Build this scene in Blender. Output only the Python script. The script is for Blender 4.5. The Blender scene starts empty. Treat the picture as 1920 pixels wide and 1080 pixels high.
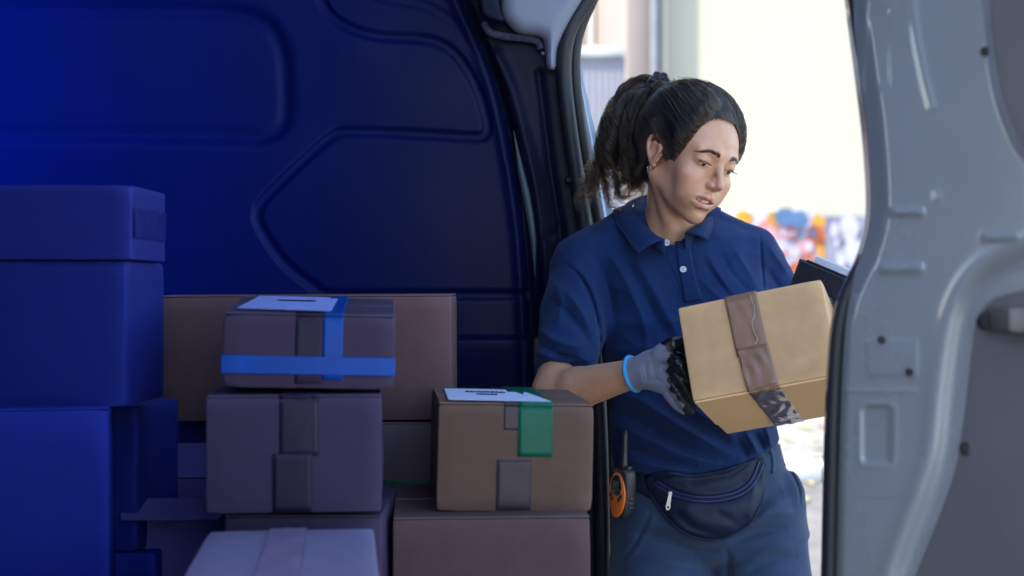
import bpy, bmesh, math, random
import numpy as np
from mathutils import Vector, Matrix

random.seed(7)
RNG = np.random.RandomState(11)
R = math.radians
scene = bpy.context.scene
COL = scene.collection

# ------------------------------------------------------------------ camera, sky, sun, exposure
F = 2666.67          # focal length of a 50 mm lens in photograph pixels
ZC = 1.25            # eye height of the camera
cam_d = bpy.data.cameras.new('camera')
cam = bpy.data.objects.new('camera', cam_d)
COL.objects.link(cam)
cam.location = (0, 0, ZC)
cam.rotation_euler = (R(90), 0, 0)
cam_d.lens = 50
cam_d.sensor_width = 36
cam_d.clip_start = 0.02
cam_d.clip_end = 400
cam_d.dof.use_dof = True
cam_d.dof.focus_distance = 2.47
cam_d.dof.aperture_fstop = 3.2
scene.camera = cam

SUN_EL, SUN_AZ = R(48), R(250)      # azimuth measured from +Y clockwise: behind and left of the camera
world = bpy.data.worlds.new('World')
scene.world = world
world.use_nodes = True
wn = world.node_tree.nodes
sky = wn.new('ShaderNodeTexSky')
sky.sky_type = 'NISHITA'
sky.sun_disc = False
sky.sun_elevation = SUN_EL
sky.sun_rotation = SUN_AZ
wn['Background'].inputs['Strength'].default_value = 0.15
world.node_tree.links.new(sky.outputs['Color'], wn['Background'].inputs['Color'])

sun_d = bpy.data.lights.new('sun', 'SUN')
sun_d.energy = 3.0
sun_d.angle = R(0.5)
sun_d.color = (1.0, 0.95, 0.87)
sun = bpy.data.objects.new('sun', sun_d)
COL.objects.link(sun)
sd = Vector((math.sin(SUN_AZ) * math.cos(SUN_EL), math.cos(SUN_AZ) * math.cos(SUN_EL), math.sin(SUN_EL)))
sun.rotation_euler = sd.to_track_quat('Z', 'Y').to_euler()
sun.location = sd * 30

scene.view_settings.view_transform = 'Standard'
scene.view_settings.look = 'None'
scene.view_settings.exposure = 2.3
scene.view_settings.gamma = 1
scene.view_settings.use_curve_mapping = False
scene.cycles.use_denoising = True
scene.cycles.max_bounces = 10
scene.cycles.diffuse_bounces = 6

# ------------------------------------------------------------------ helpers
def W(px, py, Y):
    """photograph pixel measured at distance Y -> metres"""
    return np.array([(px - 960) / F * Y, Y, ZC - (py - 540) / F * Y])

def lerp(a, b, t):
    return a + (b - a) * t

def sstep(a, b, x):
    t = np.clip((x - a) / (b - a), 0, 1)
    return t * t * (3 - 2 * t)

def node_mat(name, color, rough=0.5, metal=0.0, var=0.12, scale=6.0, bump=0.0, bscale=40.0, spec=0.5, coat=0.0,
             sss=0.0, sheen=0.0, color2=None, detail=6.0, stretch=None, alpha=1.0, coat_rough=0.05, trans=0.0, bdist=0.004):
    m = bpy.data.materials.new(name)
    m.use_nodes = True
    nt = m.node_tree
    N, L = nt.nodes, nt.links
    b = N['Principled BSDF']
    tc = N.new('ShaderNodeTexCoord')
    mp = N.new('ShaderNodeMapping')
    L.new(tc.outputs['Object'], mp.inputs['Vector'])
    if stretch:
        mp.inputs['Scale'].default_value = stretch
    if var > 0 or color2 is not None:
        nz = N.new('ShaderNodeTexNoise')
        nz.inputs['Scale'].default_value = scale
        nz.inputs['Detail'].default_value = detail
        L.new(mp.outputs['Vector'], nz.inputs['Vector'])
        cr = N.new('ShaderNodeValToRGB')
        c2 = color2 if color2 is not None else tuple(min(1, c * (1 + var)) for c in color)
        c1 = color if color2 is not None else tuple(c * (1 - var) for c in color)
        cr.color_ramp.elements[0].color = (*c1, 1)
        cr.color_ramp.elements[1].color = (*c2, 1)
        cr.color_ramp.elements[0].position = 0.32
        cr.color_ramp.elements[1].position = 0.68
        L.new(nz.outputs['Fac'], cr.inputs['Fac'])
        L.new(cr.outputs['Color'], b.inputs['Base Color'])
        rr = N.new('ShaderNodeMapRange')
        rr.inputs['To Min'].default_value = max(0.02, rough - 0.06)
        rr.inputs['To Max'].default_value = min(1, rough + 0.06)
        L.new(nz.outputs['Fac'], rr.inputs['Value'])
        L.new(rr.outputs['Result'], b.inputs['Roughness'])
    else:
        b.inputs['Base Color'].default_value = (*color, 1)
        b.inputs['Roughness'].default_value = rough
    if bump > 0:
        bz = N.new('ShaderNodeTexNoise')
        bz.inputs['Scale'].default_value = bscale
        bz.inputs['Detail'].default_value = 4
        L.new(mp.outputs['Vector'], bz.inputs['Vector'])
        bp = N.new('ShaderNodeBump')
        bp.inputs['Strength'].default_value = bump
        bp.inputs['Distance'].default_value = bdist
        L.new(bz.outputs['Fac'], bp.inputs['Height'])
        L.new(bp.outputs['Normal'], b.inputs['Normal'])
    b.inputs['Metallic'].default_value = metal
    b.inputs['Specular IOR Level'].default_value = spec
    b.inputs['Coat Weight'].default_value = coat
    b.inputs['Coat Roughness'].default_value = coat_rough
    b.inputs['Sheen Weight'].default_value = sheen
    b.inputs['Sheen Roughness'].default_value = 0.4
    b.inputs['Transmission Weight'].default_value = trans
    b.inputs['Alpha'].default_value = alpha
    if sss > 0:
        b.inputs['Subsurface Weight'].default_value = sss
        b.inputs['Subsurface Radius'].default_value = (0.9, 0.35, 0.2)
        b.inputs['Subsurface Scale'].default_value = 0.006
    return m

def link(o, parent=None, label=None, cat=None, group=None, kind=None):
    COL.objects.link(o)
    if parent is not None:
        o.parent = parent
    if label: o['label'] = label
    if cat: o['category'] = cat
    if group: o['group'] = group
    if kind: o['kind'] = kind
    return o

def empty(name, loc, label, cat, rot=(0, 0, 0), group=None):
    o = bpy.data.objects.new(name, None)
    o.location = loc
    o.rotation_euler = rot
    o.empty_display_size = 0.1
    return link(o, None, label, cat, group)

def setparent(o, p):
    """keep o where it stands while p becomes its parent"""
    o.parent = p
    o.matrix_parent_inverse = world_of(p).inverted()

def world_of(o):
    m = o.matrix_basis.copy()
    if o.parent is not None:
        m = world_of(o.parent) @ o.matrix_parent_inverse @ m
    return m

def mesh_obj(name, verts, faces, mat, parent=None, smooth=True, keep=False, **kw):
    me = bpy.data.meshes.new(name)
    me.from_pydata([tuple(map(float, v)) for v in verts], [], [tuple(int(i) for i in f) for f in faces])
    me.validate()
    if mat is not None:
        for m in (mat if isinstance(mat, (list, tuple)) else [mat]):
            me.materials.append(m)
    if smooth:
        me.polygons.foreach_set('use_smooth', [True] * len(me.polygons))
    o = bpy.data.objects.new(name, me)
    link(o, parent if not keep else None, **kw)
    if keep and parent is not None:
        setparent(o, parent)
    return o

def bm_obj(name, bm, mat, parent=None, smooth=False, keep=False, angle=None, **kw):
    me = bpy.data.meshes.new(name)
    bmesh.ops.recalc_face_normals(bm, faces=bm.faces)
    bm.to_mesh(me)
    bm.free()
    for m in (mat if isinstance(mat, (list, tuple)) else [mat]):
        me.materials.append(m)
    if smooth:
        me.polygons.foreach_set('use_smooth', [True] * len(me.polygons))
        if angle:
            me.set_sharp_from_angle(angle=R(angle))
    o = bpy.data.objects.new(name, me)
    link(o, parent if not keep else None, **kw)
    if keep and parent is not None:
        setparent(o, parent)
    return o

def bm_box(bm, x0, x1, y0, y1, z0, z1, bevel=0.0, seg=2):
    r = bmesh.ops.create_cube(bm, size=1)
    vs = r['verts']
    for v in vs:
        v.co = Vector((lerp(x0, x1, v.co.x + .5), lerp(y0, y1, v.co.y + .5), lerp(z0, z1, v.co.z + .5)))
    if bevel > 0:
        es = list({e for v in vs for e in v.link_edges})
        bmesh.ops.bevel(bm, geom=es, offset=bevel, segments=seg, affect='EDGES', profile=0.5)
    return bm

def box_obj(name, x0, x1, y0, y1, z0, z1, mat, parent=None, bevel=0.0, seg=2, **kw):
    bm = bmesh.new()
    bm_box(bm, x0, x1, y0, y1, z0, z1, bevel, seg)
    return bm_obj(name, bm, mat, parent, smooth=bevel > 0, angle=40 if bevel > 0 else None, **kw)

def catmull(P, n):
    P = np.asarray(P, float)
    Q = np.vstack([2 * P[0] - P[1], P, 2 * P[-1] - P[-2]])
    L = np.r_[0, np.cumsum(np.linalg.norm(np.diff(P, axis=0), axis=1))]
    out = []
    for s in np.linspace(0, L[-1], n):
        i = min(np.searchsorted(L, s, 'right') - 1, len(P) - 2)
        t = (s - L[i]) / (L[i + 1] - L[i] + 1e-12)
        a, b, c, d = Q[i], Q[i + 1], Q[i + 2], Q[i + 3]
        out.append(.5 * ((2 * b) + (c - a) * t + (2 * a - 5 * b + 4 * c - d) * t * t + (3 * b - a - 3 * c + d) * t ** 3))
    return np.array(out)

def tube(path, rad, n=10, closed=False, flat=None):
    """verts, faces of a tube along path; rad scalar or per-point"""
    P = np.asarray(path, float)
    m = len(P)
    rad = np.broadcast_to(np.asarray(rad, float), (m,))
    T = np.gradient(P, axis=0)
    if closed:
        T = (np.roll(P, -1, 0) - np.roll(P, 1, 0))
    T /= np.linalg.norm(T, axis=1)[:, None] + 1e-12
    up = np.array([0, 0, 1.0]) if abs(T[0][2]) < .9 else np.array([0, 1.0, 0])
    V = []
    nrm = np.cross(T[0], up); nrm /= np.linalg.norm(nrm)
    for i in range(m):
        nrm = nrm - T[i] * (nrm @ T[i]); nrm /= np.linalg.norm(nrm) + 1e-12
        bi = np.cross(T[i], nrm)
        for k in range(n):
            a = 2 * math.pi * k / n
            fx = flat if flat else 1.0
            V.append(P[i] + rad[i] * (math.cos(a) * nrm + fx * math.sin(a) * bi))
    Fc = []
    mm = m if closed else m - 1
    for i in range(mm):
        j = (i + 1) % m
        for k in range(n):
            k2 = (k + 1) % n
            Fc.append((i * n + k, i * n + k2, j * n + k2, j * n + k))
    if not closed:
        Fc.append(tuple(range(n - 1, -1, -1)))
        Fc.append(tuple((m - 1) * n + k for k in range(n)))
    return V, Fc

def grid_faces(nu, nv, off=0):
    I = np.arange(nu * nv).reshape(nu, nv) + off
    return np.stack([I[:-1, :-1].ravel(), I[1:, :-1].ravel(), I[1:, 1:].ravel(), I[:-1, 1:].ravel()], 1)

def merge(parts):
    V, Fc, o = [], [], 0
    for v, f in parts:
        V += [tuple(p) for p in v]
        Fc += [tuple(int(i) + o for i in g) for g in f]
        o += len(v)
    return V, Fc

def seg_dist(u, v, poly, closed=False):
    """distance of points (u,v) to a 2-D polyline"""
    P = np.asarray(poly, float)
    if closed:
        P = np.vstack([P, P[:1]])
    d = np.full(u.shape, 1e9)
    for a, b in zip(P[:-1], P[1:]):
        e = b - a
        t = np.clip(((u - a[0]) * e[0] + (v - a[1]) * e[1]) / (e @ e + 1e-9), 0, 1)
        d = np.minimum(d, np.hypot(u - a[0] - t * e[0], v - a[1] - t * e[1]))
    return d

def inside(u, v, poly):
    P = np.asarray(poly, float)
    r = np.zeros(u.shape, bool)
    for a, b in zip(P, np.roll(P, -1, 0)):
        c = ((a[1] > v) != (b[1] > v)) & (u < (b[0] - a[0]) * (v - a[1]) / (b[1] - a[1] + 1e-12) + a[0])
        r ^= c
    return r

def sm2(P, n=60):
    return catmull(P, n)

# ------------------------------------------------------------------ implicit surfaces (numpy)
def s_ell(P, c, r, M=None):
    q = P - np.asarray(c, np.float32)
    if M is not None:
        q = q @ np.asarray(M, np.float32)
    r = np.asarray(r, np.float32)
    k0 = np.sqrt(((q / r) ** 2).sum(1))
    k1 = np.sqrt(((q / (r * r)) ** 2).sum(1)) + 1e-9
    return k0 * (k0 - 1) / k1

def s_sph(P, c, r):
    return np.sqrt(((P - np.asarray(c, np.float32)) ** 2).sum(1)) - r

def s_cap(P, a, b, ra, rb=None):
    rb = ra if rb is None else rb
    a = np.asarray(a, np.float32); b = np.asarray(b, np.float32)
    ba = b - a
    q = P - a
    t = np.clip(q @ ba / (ba @ ba + 1e-12), 0, 1)
    return np.sqrt(((q - t[:, None] * ba) ** 2).sum(1)) - (ra + (rb - ra) * t)

def smin(a, b, k):
    h = np.clip(.5 + .5 * (b - a) / k, 0, 1)
    return b + (a - b) * h - k * h * (1 - h)

def smax(a, b, k):
    return -smin(-a, -b, k)

def s_chain(P, pts, rad, k=0.004):
    d = None
    for i in range(len(pts) - 1):
        e = s_cap(P, pts[i], pts[i + 1], rad[i], rad[i + 1])
        d = e if d is None else smin(d, e, k)
    return d

def surfnets(fn, lo, hi, step, relax=2, clampk=1.0):
    """mesh the zero set of fn(P[N,3]) in a box; blocks far from it are skipped"""
    lo = np.asarray(lo, float); hi = np.asarray(hi, float)
    B = 8
    n = np.ceil((hi - lo) / step / B).astype(int)
    N = n * B + 1
    ax = [lo[i] + step * np.arange(N[i]) for i in range(3)]
    # coarse pass
    cs = [ax[i][B // 2::B][:n[i]] for i in range(3)]
    G = np.stack(np.meshgrid(*cs, indexing='ij'), -1).reshape(-1, 3).astype(np.float32)
    fc = fn(G)
    act = np.abs(fc) < step * B * 1.05 + 0.004
    f = np.repeat(np.repeat(np.repeat(fc.reshape(n), B, 0), B, 1), B, 2)
    f = np.pad(f, ((0, 1), (0, 1), (0, 1)), mode='edge').astype(np.float32)
    bi = np.argwhere(act.reshape(n))
    o = np.stack(np.meshgrid(*[np.arange(B + 1)] * 3, indexing='ij'), -1).reshape(-1, 3)
    for s in range(0, len(bi), 1500):
        idx = (bi[s:s + 1500, None, :] * B + o[None]).reshape(-1, 3)
        P = np.stack([ax[0][idx[:, 0]], ax[1][idx[:, 1]], ax[2][idx[:, 2]]], 1).astype(np.float32)
        f[idx[:, 0], idx[:, 1], idx[:, 2]] = fn(P)
    ins = f < 0
    cnt = np.zeros(N - 1, np.int8)
    corners = [(i, j, k) for i in (0, 1) for j in (0, 1) for k in (0, 1)]
    sh = N - 1
    for (i, j, k) in corners:
        cnt += ins[i:i + sh[0], j:j + sh[1], k:k + sh[2]]
    cells = np.argwhere((cnt > 0) & (cnt < 8))
    cid = np.full(sh, -1, np.int64)
    cid[cells[:, 0], cells[:, 1], cells[:, 2]] = np.arange(len(cells))
    fv = {c: f[cells[:, 0] + c[0], cells[:, 1] + c[1], cells[:, 2] + c[2]] for c in corners}
    acc = np.zeros((len(cells), 3)); num = np.zeros(len(cells))
    for a in corners:
        for d in range(3):
            if a[d] == 0:
                b = list(a); b[d] = 1; b = tuple(b)
                fa, fb = fv[a], fv[b]
                m = (fa < 0) != (fb < 0)
                t = np.where(m, fa / np.where(m, fa - fb, 1), 0)
                p = np.tile(np.array(a, float), (len(cells), 1))
                p[:, d] += t
                acc += p * m[:, None]; num += m
    V = lo + step * (cells + acc / num[:, None])
    faces = []
    for d in range(3):
        u, v = [(1, 2), (2, 0), (0, 1)][d]
        sl_a = [slice(None)] * 3; sl_b = [slice(None)] * 3
        sl_a[d] = slice(0, N[d] - 1); sl_b[d] = slice(1, N[d])
        A, Bv = ins[tuple(sl_a)], ins[tuple(sl_b)]
        E = np.argwhere(A != Bv)
        ok = (E[:, u] > 0) & (E[:, v] > 0) & (E[:, u] < N[u] - 1) & (E[:, v] < N[v] - 1)
        E = E[ok]
        q = []
        for du, dv in ((-1, -1), (0, -1), (0, 0), (-1, 0)):
            c = E.copy(); c[:, u] += du; c[:, v] += dv
            q.append(cid[c[:, 0], c[:, 1], c[:, 2]])
        q = np.stack(q, 1)
        s = A[E[:, 0], E[:, 1], E[:, 2]]
        q[~s] = q[~s][:, ::-1]
        faces.append(q)
    Fq = np.vstack(faces)
    Fq = Fq[(Fq >= 0).all(1)]
    P = V.astype(np.float32)
    for _ in range(relax):
        P = project(fn, P, step * clampk)
    return P, Fq

def project(fn, P, mx):
    e = 4e-4
    f0 = fn(P)
    g = np.stack([fn(P + np.array(dv, np.float32)) - f0 for dv in ((e, 0, 0), (0, e, 0), (0, 0, e))], 1) / e
    s = f0 / ((g * g).sum(1) + 0.05)
    return (P - np.clip(s, -mx, mx)[:, None] * g).astype(np.float32)

def big_mesh(name, V, Fq, mat, parent=None, smooth=True, keep=True, midx=None, cols=None, **kw):
    me = bpy.data.meshes.new(name)
    V = np.asarray(V, np.float32); Fq = np.asarray(Fq, np.int32)
    me.vertices.add(len(V)); me.vertices.foreach_set('co', V.ravel())
    k = Fq.shape[1]
    me.loops.add(Fq.size); me.loops.foreach_set('vertex_index', Fq.ravel())
    me.polygons.add(len(Fq))
    me.polygons.foreach_set('loop_start', np.arange(0, Fq.size, k, dtype=np.int32))
    for m in (mat if isinstance(mat, (list, tuple)) else [mat]):
        me.materials.append(m)
    me.update(calc_edges=True)
    me.validate()
    if midx is not None and len(midx) == len(me.polygons):
        me.polygons.foreach_set('material_index', np.asarray(midx, np.int32))
    if smooth:
        me.polygons.foreach_set('use_smooth', np.ones(len(me.polygons), bool))
    if cols is not None:
        for nm, arr in cols.items():
            a = me.attributes.new(nm, 'FLOAT', 'POINT')
            a.data.foreach_set('value', np.asarray(arr, np.float32))
    o = bpy.data.objects.new(name, me)
    link(o, None, **kw)
    if parent is not None:
        setparent(o, parent)
    return o

def waves(P, seed, n, freq, aniso=(1, 1, 1)):
    """smooth pseudo-noise: a few sines in random directions"""
    r = np.random.RandomState(seed)
    out = np.zeros(len(P), np.float32)
    for _ in range(n):
        d = r.normal(size=3) * np.asarray(aniso); d /= np.linalg.norm(d)
        out += np.sin((P @ d.astype(np.float32)) * freq * (0.6 + .8 * r.rand()) + r.rand() * 6.28)
    return out / n
# ------------------------------------------------------------------ ground, street, buildings
M_asphalt = node_mat('asphalt', (.11, .105, .1), .9, var=.25, scale=3, bump=.5, bscale=60)
M_cobble = node_mat('paving', (.20, .195, .18), .9, var=.3, scale=1.6, bump=.4, bscale=30)
M_kerb = node_mat('kerb_stone', (.42, .42, .40), .85, var=.18, scale=4, bump=.3)
M_cream = node_mat('cream_render', (.365, .343, .270), .9, var=.07, scale=.5, bump=.25, bscale=25)
M_pinkish = node_mat('pale_render', (.21, .175, .16), .9, var=.06, scale=.8, bump=.2, bscale=25)
M_wood_br = node_mat('brown_wood', (.060, .028, .011), .6, var=.3, scale=3, stretch=(6, 1, .6))
M_fence = node_mat('white_sheet', (.17, .17, .20), .55, var=.06, scale=2)
M_zinc = node_mat('zinc_pipe', (.12, .125, .14), .6, metal=.2, var=.1)
M_glass_dark = node_mat('window_glass', (.05, .06, .07), .08, var=0)

def sheet(name, x0, x1, y0, y1, z, mat, nx=2, ny=2, **kw):
    xs, ys = np.linspace(x0, x1, nx), np.linspace(y0, y1, ny)
    V = [(x, y, z) for x in xs for y in ys]
    return mesh_obj(name, V, grid_faces(nx, ny)[:, ::-1], mat, smooth=False, **kw)

sheet('ground', -150, 150, -150, 150, 0, M_asphalt, kind='structure')
KY = 9.1
M_bounce = node_mat('bounce_concrete', (.34, .31, .27), .9, var=.12, scale=1.2, bump=.3, bscale=30)
sheet('pavement', .2, 14, -14, .30, .02, M_bounce, kind='structure')  # unseen pale ground added behind the camera to bounce warm light in
# pavement on the far side of the street, its kerb and its setts
sheet('pavement', -40, 40, KY + .28, 14.3, .10, M_cobble, kind='structure')
kb = bmesh.new()
for k in range(-4, 8):
    bm_box(kb, k * 1.0 + .006, k * 1.0 + .994, KY, KY + .28, 0, .125 + .004 * math.sin(k * 3), .018)
bm_obj('kerb', kb, M_kerb, smooth=True, angle=40, kind='structure')
# paving setts that show between the hip and the door
sb = bmesh.new()
for i in range(26):
    for j in range(9):
        x = 1.4 + i * .145 + (.07 if j % 2 else 0); y = KY + .34 + j * .30
        if x > 5: continue
        bm_box(sb, x + .006, x + .137, y, y + .285, .07, .112 + RNG.rand() * .012)
bm_obj('paving_setts', sb, M_cobble, kind='stuff')
# dry leaves on the pavement
lv = bmesh.new()
for k in range(70):
    x, y = RNG.uniform(1.6, 4.2), RNG.uniform(KY - .8, KY + 2.4)
    z = .128 if y > KY else .006
    a = RNG.rand() * 6.28
    p = [(x + math.cos(a + q) * s, y + math.sin(a + q) * s, z + h) for q, s, h in ((0, .07, .01), (1.4, .035, .025), (3.14, .07, .008), (4.7, .035, .02))]
    lv.faces.new([lv.verts.new(v) for v in p])
bm_obj('fallen_leaves', lv, node_mat('leaf_litter', (.35, .22, .07), .8, color2=(.16, .22, .06), scale=1.5), kind='stuff')

# cream building behind
cb = empty('cream_building', (4, 14.6, 0), 'bright cream rendered building wall filling the view behind the woman', 'building')
YB = 14.1
xl = (1224 - 960) / F * YB
box_obj('wall', xl, 16, YB, YB + 6, 0, 10, M_cream, cb, keep=True)
box_obj('pilaster', xl - .27, xl - .002, YB - .05, YB + 5, 0, 10, M_pinkish, cb, bevel=.02, keep=True)
V, Fc = tube([(xl + .02, YB - .1, z) for z in (0.1, 3, 6, 10)], .055, 12)
mesh_obj('drainpipe', V, Fc, M_zinc, cb, keep=True)
for z in (1.0, 3.2, 5.4):
    box_obj('pipe_bracket', xl - .06, xl + .10, YB - .12, YB - .003, z, z + .05, M_zinc, cb, bevel=.005, keep=True)
box_obj('plinth', xl + .1, 16, YB - .04, YB - .002, 0, .35, M_kerb, cb, bevel=.01, keep=True)

# second, paler building further back on the left with a brown wooden window
pb = empty('pale_building', (1.0, 19.5, 0), 'pale building with a brown wooden shutter beyond the white fence', 'building')
YP = 19.0
def px_at(p, Y): return (p - 960) / F * Y
def pz_at(p, Y): return ZC - (p - 540) / F * Y
box_obj('wall', -6, px_at(1300, YP), YP, YP + 3, 0, 11, M_pinkish, pb, keep=True)
x0, x1, z0 = px_at(1112, YP), px_at(1168, YP), pz_at(86, YP)
box_obj('shutter_frame', x0 - .06, x1 + .06, YP - .09, YP - .003, z0 - .06, z0 + 1.5, M_kerb, pb, bevel=.01, keep=True)
for k in range(5):
    w = (x1 - x0) / 5
    box_obj('plank', x0 + k * w + .006, x0 + (k + 1) * w - .006, YP - .12, YP - .092, z0, z0 + 1.4, M_wood_br, pb, bevel=.006, keep=True)
box_obj('window_sill', x0 - .12, x1 + .12, YP - .22, YP - .004, z0 - .14, z0 - .062, M_kerb, pb, bevel=.01, keep=True)
# white corrugated fence
YF = 12.6
fn_ = empty('sheet_fence', (px_at(1120, YF), YF, 0), 'white corrugated sheet fence beside the pale pillar', 'fence')
fx0, fx1, fz1 = -1.0, px_at(1172, YF), pz_at(108, YF)
nx = 420
xs = np.linspace(fx0, fx1, nx)
V = [(x, YF + .006 * math.sin(x * 110), z) for x in xs for z in (0.05, fz1)]
mesh_obj('corrugated_sheet', V, grid_faces(nx, 2)[:, ::-1], M_fence, fn_, keep=True)
box_obj('top_rail', fx0, fx1, YF - .04, YF + .04, fz1 + .002, fz1 + .09, M_kerb, fn_, bevel=.008, keep=True)
for x in (fx1 - .03, fx1 - 1.0):
    box_obj('post', x - .03, x + .03, YF + .025, YF + .09, 0, fz1, M_zinc, fn_, keep=True)

# low wall with graffiti in front of the cream building
M_graf = bpy.data.materials.new('sprayed_wall'); M_graf.use_nodes = True
nt = M_graf.node_tree; N, L = nt.nodes, nt.links
bs = N['Principled BSDF']; bs.inputs['Roughness'].default_value = .75
tc = N.new('ShaderNodeTexCoord')
nz = N.new('ShaderNodeTexNoise'); nz.inputs['Scale'].default_value = 2.2; nz.inputs['Detail'].default_value = 3
mixv = N.new('ShaderNodeVectorMath'); mixv.operation = 'MULTIPLY_ADD'
mixv.inputs[1].default_value = (.22, .22, .22)
L.new(tc.outputs['Object'], mixv.inputs[2]); L.new(nz.outputs['Color'], mixv.inputs[0])
L.new(tc.outputs['Object'], nz.inputs['Vector'])
base = N.new('ShaderNodeTexVoronoi'); base.inputs['Scale'].default_value = 2.6
L.new(mixv.outputs[0], base.inputs['Vector'])
cr = N.new('ShaderNodeValToRGB'); cr.color_ramp.interpolation = 'CONSTANT'
els = [(0, (.30, .12, .12)), (.16, (.34, .30, .34)), (.34, (.30, .065, .04)), (.48, (.34, .19, .20)), (.62, (.31, .29, .36)), (.78, (.30, .10, .03)), (.88, (.32, .18, .21))]
while len(cr.color_ramp.elements) < len(els): cr.color_ramp.elements.new(.5)
for e, (p, c) in zip(cr.color_ramp.elements, els): e.position = p; e.color = (*c, 1)
sepc = N.new('ShaderNodeSeparateColor'); L.new(base.outputs['Color'], sepc.inputs['Color']); L.new(sepc.outputs['Red'], cr.inputs['Fac'])
L.new(cr.outputs['Color'], bs.inputs['Base Color'])
M_graf2 = node_mat('sprayed_grey', (.05, .055, .10), .75, color2=(.17, .17, .22), scale=2.2, detail=2)
YG = 13.75
gz = pz_at(406, YG)
gw = empty('graffiti_wall', (px_at(1500, YG), YG, 0), 'low wall sprayed with red, pink and yellow graffiti behind the woman', 'wall')
xg = px_at(1548, YG)
box_obj('painted_wall', px_at(1345, YG), xg - .003, YG, YG + .25, 0, gz + .03, M_graf, gw, bevel=.01, keep=True)
box_obj('painted_wall', xg, 9, YG - .04, YG + .25, 0, gz + .0, M_graf2, gw, bevel=.01, keep=True)
def spray(px, py, r, col, squash=1.0, Y=YG - .006):
    n = 20
    c = np.array([px_at(px, YG), 0, pz_at(py, YG)]); rr = r / F * YG
    bm = bmesh.new()
    ring = [bm.verts.new((c[0] + rr * math.cos(a) * (1 + .12 * math.sin(3 * a + px)), Y, c[2] + squash * rr * math.sin(a) * (1 + .1 * math.cos(2 * a + py)))) for a in np.linspace(0, 6.283, n, endpoint=False)]
    f = bm.faces.new(ring)
    r_ = bmesh.ops.extrude_face_region(bm, geom=[f])
    for v in [g for g in r_['geom'] if isinstance(g, bmesh.types.BMVert)]: v.co.y += .004
    return bm_obj('painted_blob', bm, col, gw, keep=True)
gy = node_mat('spray_yellow', (.40, .20, .012), .7, var=.2); gb = node_mat('spray_blue', (.05, .10, .20), .7, var=.2)
go = node_mat('spray_orange', (.33, .075, .02), .7, var=.2); gp = node_mat('spray_pink', (.36, .18, .20), .7, var=.2); gwh = node_mat('spray_white', (.34, .33, .40), .7, var=.1)
k = 0
for px, py, r, c, s in [(1395, 410, 16, gy, 1), (1450, 410, 11, gy, 1.3), (1534, 418, 13, gy, 1.2), (1538, 475, 9, gy, 2), (1487, 437, 15, go, .9), (1395, 428, 14, go, .8),
                        (1480, 425, 24, gp, 1), (1530, 440, 17, go, 1.2), (1470, 480, 26, gwh, 1.2), (1440, 500, 20, gwh, 1), (1510, 478, 22, gp, 1.4), (1415, 450, 20, gp, 1.2),
                        (1490, 512, 16, go, 1.2), (1520, 520, 15, gwh, 1.5), (1590, 430, 18, gwh, 1.4), (1602, 480, 24, gwh, 1.2), (1460, 545, 18, go, 1)]:
    k += 1
    spray(px, py, r, c, s, YG - .006 - (.041 if px > 1545 else 0) - .0005 * k)
for q in range(46):                                                # many small overlapping dabs
    k += 1
    x_ = RNG.uniform(1352, 1544)
    spray(x_, RNG.uniform(424, 560), RNG.uniform(3, 9), [go, gp, gwh, gp, gwh, gb, gy][RNG.randint(7)], RNG.uniform(.5, 2.2), YG - .006 - .0005 * k)
for q in range(22):
    k += 1
    spray(RNG.uniform(1556, 1640), RNG.uniform(424, 560), RNG.uniform(3, 10), [gwh, gb, gwh, M_graf2, gp][RNG.randint(5)], RNG.uniform(.5, 2.2), YG - .047 - .0005 * k)
for px, py, r in ((1470, 408, 19), (1498, 412, 16)):        # blue arcs that stick out above the wall: sprayed on the cream wall behind
    k += 1
    spray(px, py, r, gb, 1.0, YG - .006 - .0005 * k)
box_obj('coping', px_at(1345, YG), px_at(1520, YG), YG + .02, YG + .23, gz + .032, gz + .07, M_kerb, gw, bevel=.01, keep=True)
# ------------------------------------------------------------------ the van
van = empty('delivery_van', (-.3, 1.6, .5), 'delivery van seen from inside its dark blue cargo bay, side door open', 'van')
def panel_mat(name, c, rough, **k): return node_mat(name, c, rough, var=.18, scale=4, bump=.03, bscale=350, **{**dict(spec=.09), **k})
M_navy = panel_mat('navy_panel', (.0055, .0105, .070), .38)
M_blue = panel_mat('blue_panel', (.0022, .0085, .170), .42)
M_black = panel_mat('black_trim', (.006, .008, .024), .40)
M_seal = node_mat('rubber_seal', (.010, .010, .014), .55, var=.1, bump=.15, bscale=200)
M_white_trim = node_mat('pale_liner', (.19, .21, .28), .5, var=.1, scale=5)
M_paint = node_mat('pale_car_paint', (.245, .270, .282), .26, var=.035, scale=5, coat=.6)
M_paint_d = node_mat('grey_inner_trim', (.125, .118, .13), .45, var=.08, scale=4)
M_bodyblue = node_mat('pale_blue_frame', (.27, .35, .46), .35, var=.05, coat=.5)
M_metal = node_mat('bare_metal', (.10, .09, .088), .6, metal=.2, var=.1)
M_hole = node_mat('dark_hole', (.004, .004, .005), .7, var=0)
M_floor = node_mat('ply_floor', (.012, .012, .03), .6, var=.2, scale=4)
YW = 2.85
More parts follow.
